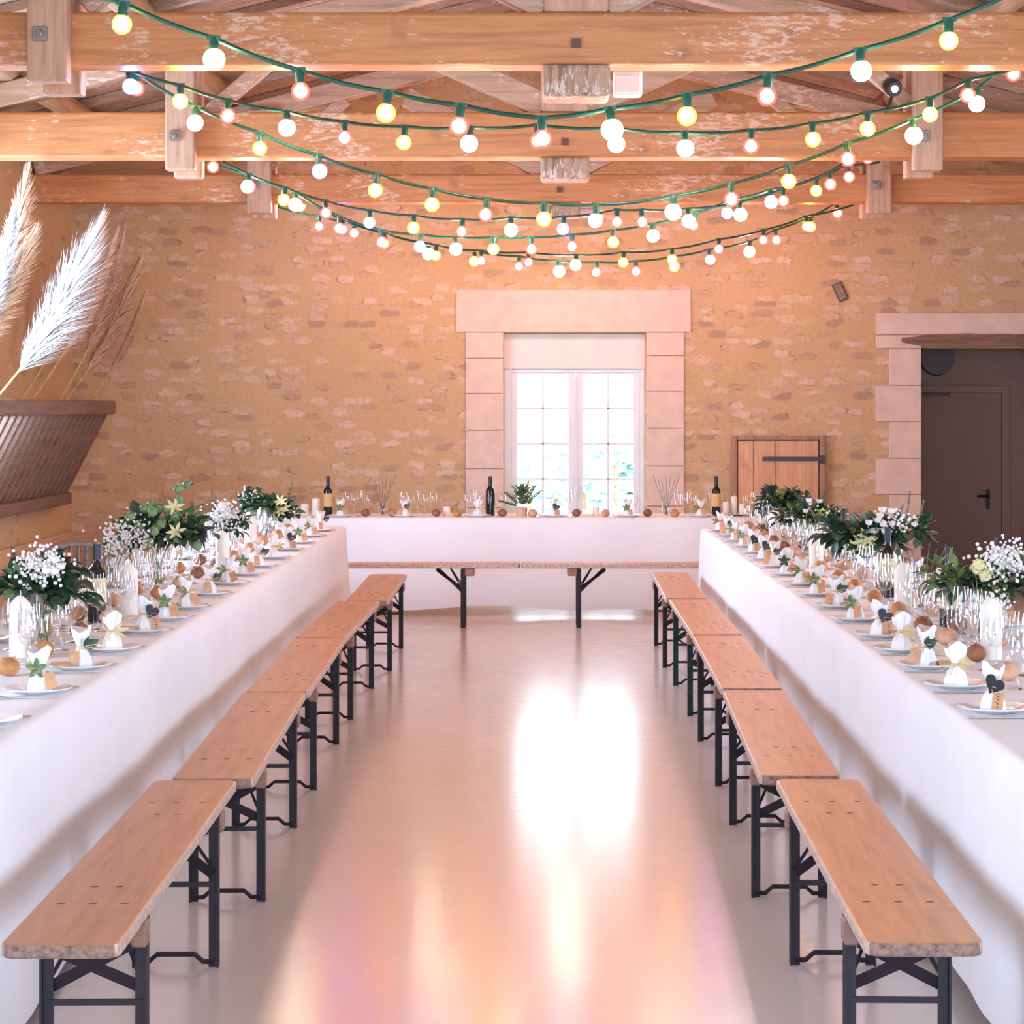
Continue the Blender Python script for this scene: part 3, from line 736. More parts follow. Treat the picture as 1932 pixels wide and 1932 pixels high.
def bundle_proto(v):
    """napkin gathered at the waist with raffia, a leaf and a kraft name tag, standing upright"""
    rr = random.Random(v); b = empty('tied_napkin', 'x', 'napkin')
    mb = MB(); n = 40
    prof = [(.033,0,.12),(.030,.02,.18),(.024,.042,.22),(.0125,.062,.1),(.011,.068,.1),(.017,.084,.28),(.025,.104,.34),(.029,.122,.30),(.027,.126,.3)]
    vs = []; fs = []
    for i, (r, z, f) in enumerate(prof):
        flat = 1.0 if z < .07 else .55
        for k in range(n):
            a = 2*PI*k/n; w = 1 + f*math.sin(a*7+v)*.5
            zz = z + (.012*math.sin(a*2+v) if z > .1 else 0)
            vs.append((r*w*math.cos(a)*1.12, r*w*math.sin(a)*flat, zz))
    for i in range(len(prof)-1):
        for k in range(n): fs.append((i*n+k, i*n+(k+1)%n, (i+1)*n+(k+1)%n, (i+1)*n+k))
    fs.append(tuple(range((len(prof)-1)*n, len(prof)*n)))
    mb.add(vs, fs); mb.build('napkin', M['napkin'], b, smooth=50)
    rf = MB(); rf.lathe([(.0125,.060),(.0165,.062),(.0165,.068),(.0125,.07)], 14)
    for k in range(4):
        d = Vector((rr.uniform(-1,1), -.7, rr.uniform(-.6,.5))); rf.tube([(0,-.014,.065), Vector((0,-.02,.065))+d*.02, Vector((0,-.022,.058))+d*.048], .0012, 5)
    rf.build('raffia_tie', M['raffia'], b, smooth=True)
    lm = [M['black'], M['lolive'], M['ldark'], M['lmid'], M['raffia'], M['ldark']][v]
    lf = MB(); sx = 1 if v % 2 == 0 else -1
    if v == 0:    # heart
        pts = []
        for k in range(24):
            t = 2*PI*k/24; pts.append((.0021*(16*math.sin(t)**3)*.92, .0021*(13*math.cos(t)-5*math.cos(2*t)-2*math.cos(3*t)-math.cos(4*t))*.92))
        c = math.cos(-.5); s_ = math.sin(-.5)
        pts = [(x*c-z*s_+.016, x*s_+z*c+.075) for x, z in pts]
        lf.prism(pts, 'y', -.030, -.0285)
    elif v == 3 or v == 5:
        for k in range(5):
            a = PI/2+2*PI*k/5; lf.leaf((sx*.012,-.022,.07), (math.cos(a),-.15,math.sin(a)), .034, .02, (0,-1,0), .1)
    else:
        for a, L, W in ((.5,.052,.036),(1.2,.04,.022)) if v == 2 else ((.2,.058,.018),(-.5,.05,.014),(.8,.04,.014)):
            lf.leaf((sx*.008,-.02,.066), (sx*math.cos(a),-.35,math.sin(a)), L, W, (0,-1,0), .2)
    lf.build('leaf', lm, b, smooth=60)
    if v != 4:
        tg = MB(); x = -sx*.028 if v else .03
        q = Matrix.Rotation(rr.uniform(-.5,.5), 3, 'Y') @ Matrix.Rotation(-.35, 3, 'X')
        tg.box((x,-.036,.034 if v else .03), (.034,.0012,.05), q)
        tgo = tg.build('name_tag', M['kraft'], b)
        if v == 0:
            ink = MB()
            for q_ in range(4):
                w_ = q @ Vector((-.006+.004*(q_ % 2), -.0016, .016-.010*q_)); z_ = q @ Vector((.004, -.0016, .010-.010*q_)); c_ = Vector((x, -.036, .03))
                ink.tube([c_+w_, c_+z_, c_+w_+Vector((.005,-.0003,-.004))], .0009, 4)
            ink.build('handwriting', M['handle'], tgo)
    return Kind(b)
BUN = [bundle_proto(v) for v in range(6)]
def strip_proto():
    mb = MB(); mb.grid(lambda u, v: (-.07+.14*u, -.03+.06*v, .0205+.012*math.sin(u*5.2)), 12, 2)
    o = mb.build('kraft_menu', M['kraft'], smooth=True, fixn=False); tag(o, 'x', 'menu card')
    md = o.modifiers.new('Solidify', 'SOLIDIFY'); md.thickness = .001
    return Kind(o)
MENU = strip_proto()
# bottles
def bottle_proto(lab, name):
    b = empty('wine_bottle', 'x', 'bottle')
    MB().lathe([(.030,0),(.0365,.004),(.0372,.02),(.0372,.195),(.034,.212),(.022,.228),(.0155,.238),(.0145,.262)], 24).build('bottle_body', M['bottle'], b, smooth=50)
    MB().lathe([(.0152,.255),(.0152,.31),(.0165,.311),(.0165,.318),(.001,.319)], 20).build('capsule', M['capsule'], b, smooth=50)
    mb = MB(); n = 24; z0, z1 = .075, .18
    mb.grid(lambda u, v: (.0376*math.cos(-PI/2+(u-.5)*3.6), .0376*math.sin(-PI/2+(u-.5)*3.6), z0+(z1-z0)*v), n, 1)
    mb.build('bottle_label', lab, b, smooth=True, fixn=False)
    return Kind(b)
BOT = bottle_proto(M['wlabel'], 'cream'); BOTO = bottle_proto(M['wlabelo'], 'ochre')
def candle_proto(hgt, r, peak=True):
    c = empty('pillar_candle', 'x', 'candle')
    MB().lathe([(r*.97,0),(r,.004),(r,hgt-.035),(r*.93,hgt-.028),(r*.45,hgt-.008),(.004,hgt)] if peak else [(r*.97,0),(r,.003),(r,hgt-.004),(r*.93,hgt),(r*.7,hgt-.004),(.001,hgt-.004)], 24).build('candle_body', M['wax'], c, smooth=40)
    MB().tube([(0,0,hgt-.006),(.002,0,hgt+.008),(.001,0,hgt+.018)], .0016, 6).build('wick', M['wick'], c)
    return c
CAND = Kind(candle_proto(.215, .038))
# sparkler jars
def sparkler_proto():
    j = empty('sparkler_jar', 'x', 'jar of sparklers')
    mb = MB(); mb.lathe([(.03,0),(.033,.003),(.035,.06),(.034,.1)], 18)
    o = mb.build('glass_jar', M['glass'], j, smooth=50)
    import bmesh
    bm = bmesh.new(); bm.from_mesh(o.data); bmesh.ops.delete(bm, geom=[f for f in bm.faces if len(f.verts) > 6 and f.calc_center_median().z > .05], context='FACES_ONLY'); bm.to_mesh(o.data); bm.free()
    rr = random.Random(5)
    for k in range(7):
        a = -1 + 2*k/6.0
        MB().tube([(-a*.012, rr.uniform(-.01,.01), .006), (a*.033, rr.uniform(-.015,.015), .1), (a*.105, rr.uniform(-.03,.03), .27+rr.uniform(-.02,.02))], .0022, 6).build('sparkler', M['stick'], j)
    return Kind(j)
SPK = sparkler_proto()

# flower arrangements
def arrangement(loc, label, rad, hgt, seed, leaves, dens, blooms, spikes=(), ferns=0, low=.0, vase_r=.05):
    rr = random.Random(seed)
    a = empty('flower_arrangement', label, 'flowers', loc)
    v = MB(); v.lathe([(vase_r*.8,0),(vase_r,.004),(vase_r,.10),(vase_r*.92,.118)], 18)
    v.build('vase', M['glass'], a, smooth=50)
    c = Vector((0,0,hgt))
    st = MB()
    for k in range(9):
        an = rr.uniform(0, 2*PI); rd = rr.uniform(.2,.8)*rad
        st.tube([(rr.uniform(-.02,.02), rr.uniform(-.02,.02), .01), (rd*.3*math.cos(an), rd*.3*math.sin(an), hgt*.6), (rd*math.cos(an), rd*math.sin(an), hgt+rr.uniform(-.03,.05))], .0025, 5)
    st.build('stems', M['lmid'], a)
    cl = [Vector((rr.gauss(0,.42)*rad, rr.gauss(0,.3)*rad, rr.uniform(-.25,.35)*rad)) for _ in range(7)]
    for (mat, L, W, share, nm) in leaves:
        mb = MB(); mine = [cl[(len(nm)+q*3) % 7] for q in range(5)]
        for k in range(int(dens*share*1.25)):
            th = rr.uniform(0, 2*PI); ph = math.asin(rr.uniform(-.55, 1))
            d = Vector((math.cos(th)*math.cos(ph), math.sin(th)*math.cos(ph), math.sin(ph)))
            p = c + rr.choice(mine) + Vector((d.x*rad, d.y*rad*.75, d.z*rad*.6))*rr.uniform(.12,.62)
            dd = d + Vector((rr.uniform(-.7,.7), rr.uniform(-.7,.7), rr.uniform(-.5,.6)))
            mb.leaf(p, dd, L*rr.uniform(.75,1.15), W*rr.uniform(1.0,1.6), (rr.uniform(-.4,.4), rr.uniform(-.4,.4), 1), .3)
        mb.build(nm, mat, a, smooth=60)
    for (kind, mat, n, cen, sp) in blooms:
        cx = Vector((cen[0], cen[1]*2.0, cen[2]))*rad
        mb = MB()
        for k in range(n):
            d = Vector((rr.gauss(0,1), rr.gauss(0,.7), rr.gauss(0,.8)))*sp*rad*.5
            p = c + cx + d
            if kind == 'tiny': mb.ball(p, rr.uniform(.004,.0085), 6, 4)
            elif kind == 'rose':
                mb = MB(); mb.ball(p, .017, 10, 6, (1,1,.85))
                for q in range(6):
                    t = q*PI/3+rr.random(); mb.leaf(p+Vector((.008*math.cos(t), .008*math.sin(t), -.008)), (math.cos(t), math.sin(t), .9), .026, .024, (0,0,1), -.25)
            elif kind == 'lily':
                mb = MB(); mb.ball(p, .006, 6, 4)
                for q in range(6):
                    t = q*PI/3+rr.random()*.4; mb.leaf(p, (math.cos(t), -.5+.6*math.sin(t), math.sin(t)*.8+.2), .05, .018, (0,-1,0), .35)
            elif kind == 'head':
                mb = MB(); mb.ball(p, .024, 10, 6)
                for q in range(16):
                    t = rr.uniform(0,2*PI); f = rr.uniform(-.3,1); w = Vector((math.cos(t), math.sin(t), f)).normalized(); mb.leaf(p+w*.018, w, .016, .014, (rr.random(),rr.random(),1), .2)
            if kind != 'tiny': mb.build({'rose': 'rose', 'lily': 'lily', 'head': 'flower_head'}[kind], mat, a, smooth=60)
        if kind == 'tiny': mb.build('tiny_blossoms', mat, a, smooth=60)['kind'] = 'stuff'
    for (mat, dx, dz, L) in spikes:
        mb = MB(); b0 = c + Vector((dx*rad*.8, 0, .0)); tip = c + Vector((dx*rad*1.05, 0, dz)); mb.tube([b0, tip], .002, 5)
        for k in range(22):
            t = .15+.85*k/21; p = b0.lerp(tip, t); w = .022*(1.15-t)
            for s in (-1, 1): mb.leaf(p, (s*math.cos(k*1.3), math.sin(k*1.3), .7), w+.008, .009, (0,0,1), .1)
        mb.build('foliage_spike', mat, a, smooth=60)
    for k in range(ferns):
        mb = MB(); an = rr.uniform(-.5, PI+.5); tip = c + Vector((math.cos(an)*rad*1.1, rr.uniform(-.4,.4)*rad, rad*rr.uniform(.5,1.2)))
        b0 = c*0.9; mb.tube([b0, tip], .0016, 5)
        for q in range(16):
            t = .25+.75*q/15; p = b0.lerp(tip, t); w = .045*(1.12-t)
            dr = (tip-b0).normalized(); sd = dr.cross(Vector((0,1,0)))
            for s in (-1, 1): mb.leaf(p, sd*s+dr*.5, w, .008, (0,-1,0), .1)
        mb.build('fern_frond', M['ldark'], a, smooth=60)
    return a
DK, MD, LI, BL, OL = M['ldark'], M['lmid'], M['llight'], M['lblue'], M['lolive']
occ = []
def onx(px, Y): return PX(px, Y)
def claim(x, y, r): occ.append((x, y, r))
def free(x, y, r, step=.02, lim=.34, y0=None, y1=None):
    for k in range(int(lim/step)*2+1):
        yy = y + ((k+1)//2)*step*(1 if k % 2 else -1)
        if (y0 is None or yy > y0) and (y1 is None or yy < y1) and all((x-a)**2+(yy-b)**2 > (r+c)**2 for a, b, c in occ):
            occ.append((x, yy, r)); return yy
    return None
def arr(px, Y, label, rad, hgt, seed, *a, **k):
    x = PX(px, Y); claim(x, Y, .105); return arrangement((x, Y, TZ+.001), label, rad, hgt, seed, *a, **k)
arr(78, 8.25, 'low arrangement of dark leaves and white roses at the open end of the hay-rack table', .145, .225, 11,
    [(DK,.075,.04,1,'leaves'),(MD,.06,.03,.5,'pale_leaves')], 130, [('tiny',M['fwhite'],260,(.05,-.3,.5),.6),('rose',M['fwhite'],7,(.45,-.35,.45),.35)], [(DK,-.7,.13,0)])
arr(300, 10.95, 'tall bouquet with mint-green heads and white baby\'s breath on the hay-rack table', .185, .25, 12,
    [(DK,.08,.045,.8,'leaves'),(MD,.06,.03,.5,'small_leaves'),(LI,.05,.035,.7,'pale_leaves')], 150, [('tiny',M['fwhite'],420,(-.75,-.25,-.05),.65),('head',LI,18,(.05,-.2,.45),.75),('lily',M['fyellow'],2,(.6,-.3,.4),.3)], [(BL,.85,.16,0)])
arr(432, 12.95, 'white baby\'s breath bouquet behind the third pillar candle of the hay-rack table', .13, .20, 13,
    [(DK,.06,.03,1,'leaves'),(MD,.05,.025,.5,'small_leaves')], 90, [('tiny',M['fwhite'],360,(-.2,-.2,.35),.75),('head',M['fwhite'],4,(0,-.2,.6),.4)], [(BL,-.75,.19,0)])
arr(500, 15.2, 'dark green bouquet with yellow-green tips near the window end of hay-rack table', .185, .20, 14,
    [(DK,.075,.04,1,'leaves'),(MD,.06,.03,.6,'small_leaves'),(LI,.05,.03,.3,'pale_leaves')], 150, [('tiny',M['fwhite'],60,(-.55,-.2,.4),.4),('lily',M['fyellow'],3,(.6,-.2,.05),.3)], [(MD,.95,.17,0)])
arr(1850, 8.55, 'bouquet of fern green and white baby\'s breath at the open end of doorway-side table', .16, .205, 15,
    [(MD,.06,.02,1,'leaves'),(DK,.07,.035,.6,'dark_leaves'),(OL,.05,.02,.5,'olive_leaves')], 150, [('tiny',M['fwhite'],330,(.4,-.25,.55),.6),('head',M['fyellow'],3,(-.1,-.35,.35),.25),('tiny',M['fwhite'],60,(.2,-.4,-.5),.5)], [(BL,.35,.10,0)], ferns=3)
arr(1668, 11.05, 'bouquet with yellow lilies, white roses and a eucalyptus spike, doorway-side table', .195, .215, 16,
    [(DK,.09,.05,.9,'leaves'),(BL,.06,.03,.5,'bluish_leaves'),(MD,.06,.025,.4,'small_leaves')], 150, [('lily',M['fyellow'],5,(-.75,-.25,.05),.3),('rose',M['fwhite'],10,(-.1,-.3,.55),.5),('tiny',M['fwhite'],60,(.3,-.3,.5),.4)], [(BL,.62,.24,0),(LI,.95,.2,0)])
arr(1545, 13.6, 'yellow-green bouquet with a dark fern frond on the doorway-side table', .17, .20, 17,
    [(DK,.07,.035,.9,'leaves'),(OL,.05,.022,.9,'olive_leaves'),(MD,.05,.025,.5,'small_leaves')], 150, [('tiny',M['fyellow'],130,(.2,-.3,.0),.6),('rose',M['fwhite'],5,(-.35,-.2,.6),.25),('head',LI,3,(-.5,-.3,-.2),.3)], [], ferns=3)
arr(1472, 15.35, 'dark bouquet in front of the boarded hatch at the window end', .165, .215, 18,
    [(DK,.07,.04,1.2,'leaves'),(MD,.05,.025,.5,'small_leaves')], 140, [('head',OL,3,(.1,-.2,.5),.3),('tiny',M['fwhite'],70,(-.7,-.2,-.1),.4)], ferns=1)
# potted fern on the window table
PY = 18.02
a = empty('potted_foliage', 'leafy sprigs in a kraft-wrapped pot before the window', 'plant', (PX(984,PY), PY, TZ+.001)); claim(PX(984,PY), PY, .05)
MB().lathe([(.038,0),(.042,.003),(.046,.075),(.041,.075),(.038,.06),(.001,.06)], 8).build('pot', M['terracotta'], a, smooth=20)
rr = random.Random(30)
mb = MB()
for k in range(150):
    th = rr.uniform(0,2*PI); f = rr.uniform(.1,1)
    p = Vector((math.cos(th)*.075*f, math.sin(th)*.06*f, .075+rr.uniform(.02,.16))); mb.leaf(p, (math.cos(th)*f, math.sin(th)*f, rr.uniform(.2,1.2)), .05, .02, (0,0,1), .2)
mb.build('leaves', MD, a, smooth=60)
for (dx, dz) in ((.045,.28),(.15,.20),(-.13,.19),(-.17,.12),(.10,.24)):
    mb = MB(); b0 = Vector((0,0,.07)); tp = Vector((dx,0,dz)); mb.tube([b0, b0.lerp(tp,.5)+Vector((0,0,.02)), tp], .0018, 5)
    for q in range(14):
        t = .3+.7*q/13; p = b0.lerp(tp, t)
        for s in (-1, 1): mb.leaf(p, (s*.8, -.2, .5), .022, .009, (0,-1,0), .1)
    mb.build('sprig', DK, a, smooth=60)

# candles, bottles and sparkler jars at their places
SIDE = {'L': 'hay-rack table', 'R': 'doorway-side table'}
for k, (px, Y) in enumerate(((38,7.87),(243,9.5),(420,12.0),(473,13.75))):
    x = PX(px, Y); claim(x, Y, .042)
    CAND.put(f'thick white pillar candle, {ORD[k]} from the open end, hay-rack table', (x, Y, TZ+.001), 0, 'white pillar candles on the long tables')
for k, (px, Y) in enumerate(((1870,7.8),(1704,9.55),(1540,12.0),(1462,14.5))):
    x = PX(px, Y); claim(x, Y, .042)
    CAND.put(f'thick white pillar candle, {ORD[k]} from the open end, doorway-side table', (x, Y, TZ+.001), 0, 'white pillar candles on the long tables')
gb = 'dark wine bottles on the tables'
for k, (px, Y, nm) in enumerate(((183,9.15,'beside the low white-rose arrangement on the hay-rack table'),)):
    x = PX(px, Y); claim(x, Y, .04); BOT.put('dark wine bottle with cream label ' + nm, (x, Y, TZ+.001), 0, gb)
for (px, Y, nm) in ((1790,8.95,'beside the fern bouquet, doorway-side table'),(1675,10.35,'in front of the yellow lily bouquet, doorway-side table'),
                    (1592,12.4,'rising beside the dark fern frond, doorway-side table'),(1517,13.95,'half hidden between two bouquets, doorway-side table'),(1440,15.55,'at the window end of the doorway-side table')):
    x = PX(px, Y); claim(x, Y, .04); BOT.put('dark wine bottle with cream label ' + nm, (x, Y, TZ+.001), .2, gb)
for (px, Y, nm, kk) in ((619,18.2,'on the window table, close to the hay-rack side',BOTO),(925,18.2,'on the window table beside the potted sprigs',BOTO),(1351,18.2,'on the window table beside the three white candles',BOTO)):
    x = PX(px, Y); claim(x, Y, .04); kk.put('dark wine bottle with ochre label ' + nm, (x, Y, TZ+.001), {619:.35,925:PI,1351:.2}[px], gb)
for (px, Y, nm) in ((195,9.75,'behind the bottle on the hay-rack table'),(1738,9.75,'beside the second pillar candle, doorway-side table'),(1565,12.85,'in front of the yellow-green bouquet, doorway-side table'),
                    (722,18.3,'on the window table between bottle and pale candle'),(1257,18.3,'fanned out on the window table before the stone jamb')):
    x = PX(px, Y); claim(x, Y, .05)
    SPK.put('clear jar of thin dark sparklers ' + nm, (x, Y, TZ+.001), 0, 'jars of sparklers on the tables', (1.0,1.0,1.12) if Y > 18 else (1,1,1))

# place settings
bt = [0]
def setting(side, kidx, x, y, aisle, face, vis=True, label_tail='', no_bundle=False, depthsign=1):
    """x,y: plate centre; face: rotation so that the diner's side is -Y local; items go inward along +local Y"""
    q = Matrix.Rotation(face, 3, 'Z')
    def W(lx, ly): v = q @ Vector((lx, ly, 0)); return (x+v.x, y+v.y)
    tail = label_tail
    claim(x, y, .108)
    PLATE.put(f'white china plate, {tail}', (x, y, TZ+.001), 0, 'white plates laid on the tables')
    if vis:
        for kk, lx, nm in ((FORK,-.135,'fork'),(KNIFE,.13,'knife')):
            a, b = W(lx, .0); kk.put(f'steel {nm} beside the plate, {tail}', (a, b, TZ+.001), face, f'{nm}s laid beside the plates')
    bt[0] += 1; v = {('R',0):0,('R',1):4,('R',2):2,('R',6):2,('R',7):3,('R',9):5,('R',11):0}.get((side,kidx) if aisle else None, [2,1,3,2,4,0,3,1][bt[0] % 8])
    if not no_bundle:
        yaw = {'L': .9, 'R': -.9, 'B': 0}[side] if aisle else {'L': -.6, 'R': .6, 'B': 0}[side]
        a, b = W(0, -.005); BUN[v].put(f'white napkin with {LEAFN[v]}, {tail}', (a, b, TZ+.0088), face*.25 + R.uniform(-.35,.35) + (yaw*.0), 'raffia-tied napkins standing on the plates')
def extras(tail, x, y, face, mode, ylim):
    q = Matrix.Rotation(face, 3, 'Z')
    def W(lx, ly): v = q @ Vector((lx, ly, 0)); return (x+v.x, y+v.y)
    pats = {'a': ((-.20,.20,'roll'),(.04,.175,'wine'),(.135,.20,'water'),(-.03,.265,'flute'),(.21,.27,'wine2')), 'w': ((-.19,.19,'roll'),(.02,.165,'wine'),(.12,.18,'water'),(.21,.20,'flute'),(-.08,.25,'wine2'))}[mode]
    for lx, ly, kind in pats:
        a, b = W(lx+R.uniform(-.02,.02), ly+R.uniform(-.01,.01)); r = {'roll': .042, 'wine': .036, 'water': .041, 'flute': .031, 'wine2': .034}[kind]
        yy = free(a, b, r, y0=ylim[0], y1=ylim[1])
        if yy is None: continue
        if kind == 'roll':
            K, nm = ROLLS[R.choice((0,0,1,2))]; K.put(f'{nm} round bread roll, {tail}', (a, yy, TZ+.001), R.uniform(0,6), 'bread rolls beside the plates')
        else:
            K, nm = {'wine': (G_WINE,'small clear wine glass'), 'water': (G_WATER,'large clear stemmed goblet'), 'flute': (G_FLUTE,'slim clear champagne flute'), 'wine2': (G_RED,'tall clear red-wine glass')}[kind]
            K.put(f'{nm}, {tail}', (a, yy, TZ+.001), 0, f'{nm}s'.replace('glasss','glasses'))
LY = [6.2,6.87,7.5,8.06,8.72,9.25,9.75,10.45,11.1,11.7,12.3,13.0,13.75,14.45,15.2,15.9]
RY = [6.44,7.0,7.53,8.04,8.55,9.2,9.8,10.44,11.05,11.7,12.3,12.9,13.5,14.1,14.7,15.3,15.9]
todo = []
for side, ys, xe, face in (('L', LY, -1.41-.108, PI/2), ('R', RY, 1.205+.108, -PI/2)):
    for k, y in enumerate(ys):
        tail = f'{ORD[k]} aisle-side setting from the open end, {SIDE[side]}'
        setting(side, k, xe, y, True, face, True, tail, no_bundle=(side == 'L' and k == 0)); todo.append((tail, xe, y, face, 'a', (5.6, 16.2)))
for side, y0, n, xe, face in (('L', 8.35, 12, -2.16+.108, -PI/2), ('R', 8.3, 12, 1.955-.108, PI/2)):
    for k in range(n):
        y = y0 + .655*k; tail = f'{ORD[k]} wall-side setting from the open end, {SIDE[side]}'
        setting(side, k, xe, y, False, face, False, tail); todo.append((tail, xe, y, face, 'w', (5.6, 16.2)))
for k, px in enumerate((643,763,902,1045,1185,1322)):
    y = BT[2]+.108; x = PX(px, y); tail = f'window table setting {ORD[k]} from the hay-rack side'
    setting('B', k, x, y, True, 0, True, tail)
for t_ in todo: extras(*t_)
# the window table: rolls, glasses and candles as they stand
for k, px in enumerate((690,738,823,862,948,1005,1088,1142,1222,1273)):
    y = BT[2]+.09 if k % 2 else BT[2]+.16; x = PX(px, y); yy = free(x, y, .036, y0=17.9, y1=18.5)
    if yy is None: continue
    K, nm = ROLLS[(2,0,2,0,2,1,2,1,2,0)[k]]; K.put(f'{nm} bread roll on the window table, {ORD[k]} from the hay-rack side', (x, yy, TZ+.001), R.uniform(0,6), 'bread rolls beside the plates')
gl = [640,655,668,682,695,760,774,788,801,815,880,893,908,945,1072,1078,1165,1182,1197,1278,1291,1305,1318,1336,1410,1425]
for k, px in enumerate(gl):
    y = 18.16 + .1*(k % 3); x = PX(px, y); yy = free(x, y, .034, y0=18.1, y1=18.55)
    if yy is None: continue
    K, nm = ((G_WINE,'small clear wine glass'),(G_WATER,'large clear stemmed goblet'),(G_FLUTE,'slim clear champagne flute'))[(0,1,0,2)[k % 4]]
    j = sum(1 for q in gl[:k] if (0,1,0,2)[gl.index(q) % 4] == (0,1,0,2)[k % 4] or ((gl.index(q) % 4) in (0,2) and (k % 4) in (0,2)))
    K.put(f'{nm} on the window table, {ORD[min(j,19)]} of its kind from the hay-rack side', (x, yy, TZ+.001), 0, f'{nm}s'.replace('glasss','glasses'))
def small_candle(px, Y, hgt, r, label, z=TZ+.001):
    c = candle_proto(hgt, r, False); c.location = (PX(px,Y), Y, z); c['label'] = label; claim(PX(px,Y), Y, r); return c
small_candle(1124, 18.18, .07, .026, 'short ivory candle on the window table in front of the window')
small_candle(843, 18.12, .075, .03, 'pale votive candle between two bread rolls on the window table')
small_candle(596, 18.25, .135, .032, 'white candle beside the bottle on the hay-rack side of window table')
small_candle(575, 18.3, .09, .032, 'short white candle at the hay-rack end of the window table')
ty = 18.15
tr = MB(); tr.prism([(PX(1354+5,ty),ty-.055),(PX(1412,ty),ty-.055),(PX(1412,ty),ty+.06),(PX(1359,ty),ty+.06)], 'z', TZ+.001, TZ+.011)
tag(tr.build('candle_tray', M['handle'], bevel=.003), 'dark flat tray under three white candles on the window table', 'tray')
small_candle(1370, ty, .105, .026, 'medium white candle on the dark tray, next to the bottle', TZ+.0115)
small_candle(1385, ty+.03, .145, .026, 'tallest white candle at the middle of the dark tray', TZ+.0115)
small_candle(1400, ty-.01, .085, .026, 'shortest white candle at the doorway end of the dark tray', TZ+.0115)
# kraft menus behind some napkins
for side, ys, xe in (('L', LY, -1.41-.108), ('R', RY, 1.205+.108)):
    for k in range(2, 13, 2):
        s = -1 if side == 'L' else 1
        MENU.put(f'curled kraft menu card on the {ORD[k]} aisle-side plate from the open end, {SIDE[side]}', (xe+s*.055, ys[k]-.02, TZ-.001), PI/2+R.uniform(-.3,.3), 'kraft menu cards on the plates')

# ------------------------------------------------------------------ hay rack with pampas
HX = XL
rk = empty('hay_rack', 'dark slatted wooden hay rack fixed to the stone side wall', 'hay rack', (HX, 16.6, .88))
y0, y1 = -2.9, 2.68
MB().bar((.10,y0,0), (.10,y1,0), .11, .10).build('bottom_rail', M['rack'], rk, bevel=.015)
MB().bar((.47,y0,.775), (.47,y1,.775), .12, .115).build('top_rail', M['rack'], rk, bevel=.015)
sl = MB(); n = 27
for k in range(n):
    y = y0+.06 + (y1-y0-.12)*k/(n-1); sl.bar((.11,y,.05), (.455,y,.72), .03, .03, (0,1,0))
sl.build('slats', M['rack'], rk, bevel=.004)
for y in (y0+.03, y1-.02):
    MB().bar((.0,y,.77), (.42,y,.775), .06, .06).build('bracket', M['rack'], rk); MB().bar((0.0,y,0), (.06,y,0), .06, .06).build('bracket', M['rack'], rk)
def pampas(bpx, bpy_, tpx, tpy, Y, plume, wd, mat, seed, label):
    rr = random.Random(seed)
    base = Vector((PX(bpx,Y), Y, PZ(bpy_,Y))); tip = Vector((PX(tpx,Y), Y+rr.uniform(-.1,.1), PZ(tpy,Y)))
    d0 = (tip-base).normalized()
    foot = base - d0*.5
    # keep the foot inside the rack
    if foot.x < HX+.14: foot = base + (foot-base)*max(.05, (base.x-(HX+.14))/max(1e-3,(base.x-foot.x)))
    o = empty('pampas_stem', label, 'pampas grass', foot, group='pampas stems in the hay rack')
    L = (tip-base).length
    side = d0.cross(Vector((0,1,0))).normalized()
    def cur(t): return base.lerp(tip, t) + side*(-.05*L*math.sin(PI*t)) - foot
    MB().tube([Vector((0,0,0))] + [cur(t/10) for t in range(11)], [.010]+[.010-.0007*t for t in range(11)], 6).build('stalk', M['stalk'], o, smooth=True)
    mb = MB(); s0 = 1 - plume/L
    for k in range(1100):
        u = rr.random(); t = s0 + (1-s0)*u*.97; p = cur(t); p2 = cur(min(1,t+.02)); d = (p2-p).normalized()
        a = rr.uniform(0, 2*PI); e = d.cross(Vector((0,1,0))).normalized(); f = e.cross(d)
        w = wd*(math.sin(PI*min(1,.18+u*.8))**.8)*rr.uniform(.5,1)
        out = e*math.cos(a)*1.0 + f*math.sin(a)
        if e.dot(Vector((1,0,-.6))) * math.cos(a) > 0: out = out*1.25
        ln = rr.uniform(.09,.17)*(wd/.08)
        q = p + d*ln*.75 + out*w - Vector((0,0,.25*w))
        mid = p + d*ln*.4 + out*w*.65
        n = d.cross(out).normalized()*.0042
        mb.add([p-n, p+n, mid+n*1.1, mid-n*1.1, q], [(0,1,2,3),(3,2,4)])
    mb.build('plume', mat, o, fixn=False)
    return o
pw, pt, pb = M['pampaswhite'], M['pampastan'], M['pampasbrown']
pampas(-95,770, 50,342, 15.0, .95, .13, pt, 41, 'tall tan pampas plume whose tip reaches the cream line of the wall')
pampas(-110,775, 22,412, 14.2, .85, .11, pw, 42, 'white pampas plume cut by the frame beside the tall tan plume')
pampas(-150,775, 65,455, 14.4, .95, .13, pt, 43, 'short tan pampas plume below the tall tan one')
pampas(-28,775, 166,470, 16.0, 1.0, .25, pw, 44, 'large white pampas plume leaning over the hay rack')
pampas(30,770, 192,424, 17.6, 1.0, .13, pt, 45, 'tan pampas plume directly behind the large white plume')
pampas(48,770, 212,450, 17.9, .95, .11, pt, 46, 'slim tan pampas plume beside the large white plume')
pampas(104,770, 234,446, 18.4, 1.0, .10, pb, 47, 'brown pampas plume rising highest at the rack\'s window end')
pampas(112,770, 258,505, 18.7, .95, .12, pb, 48, 'broad brown pampas plume second from the rack\'s window end')
pampas(160,770, 280,548, 19.0, .75, .05, pb, 49, 'thin brown pampas stem closest to the window wall')

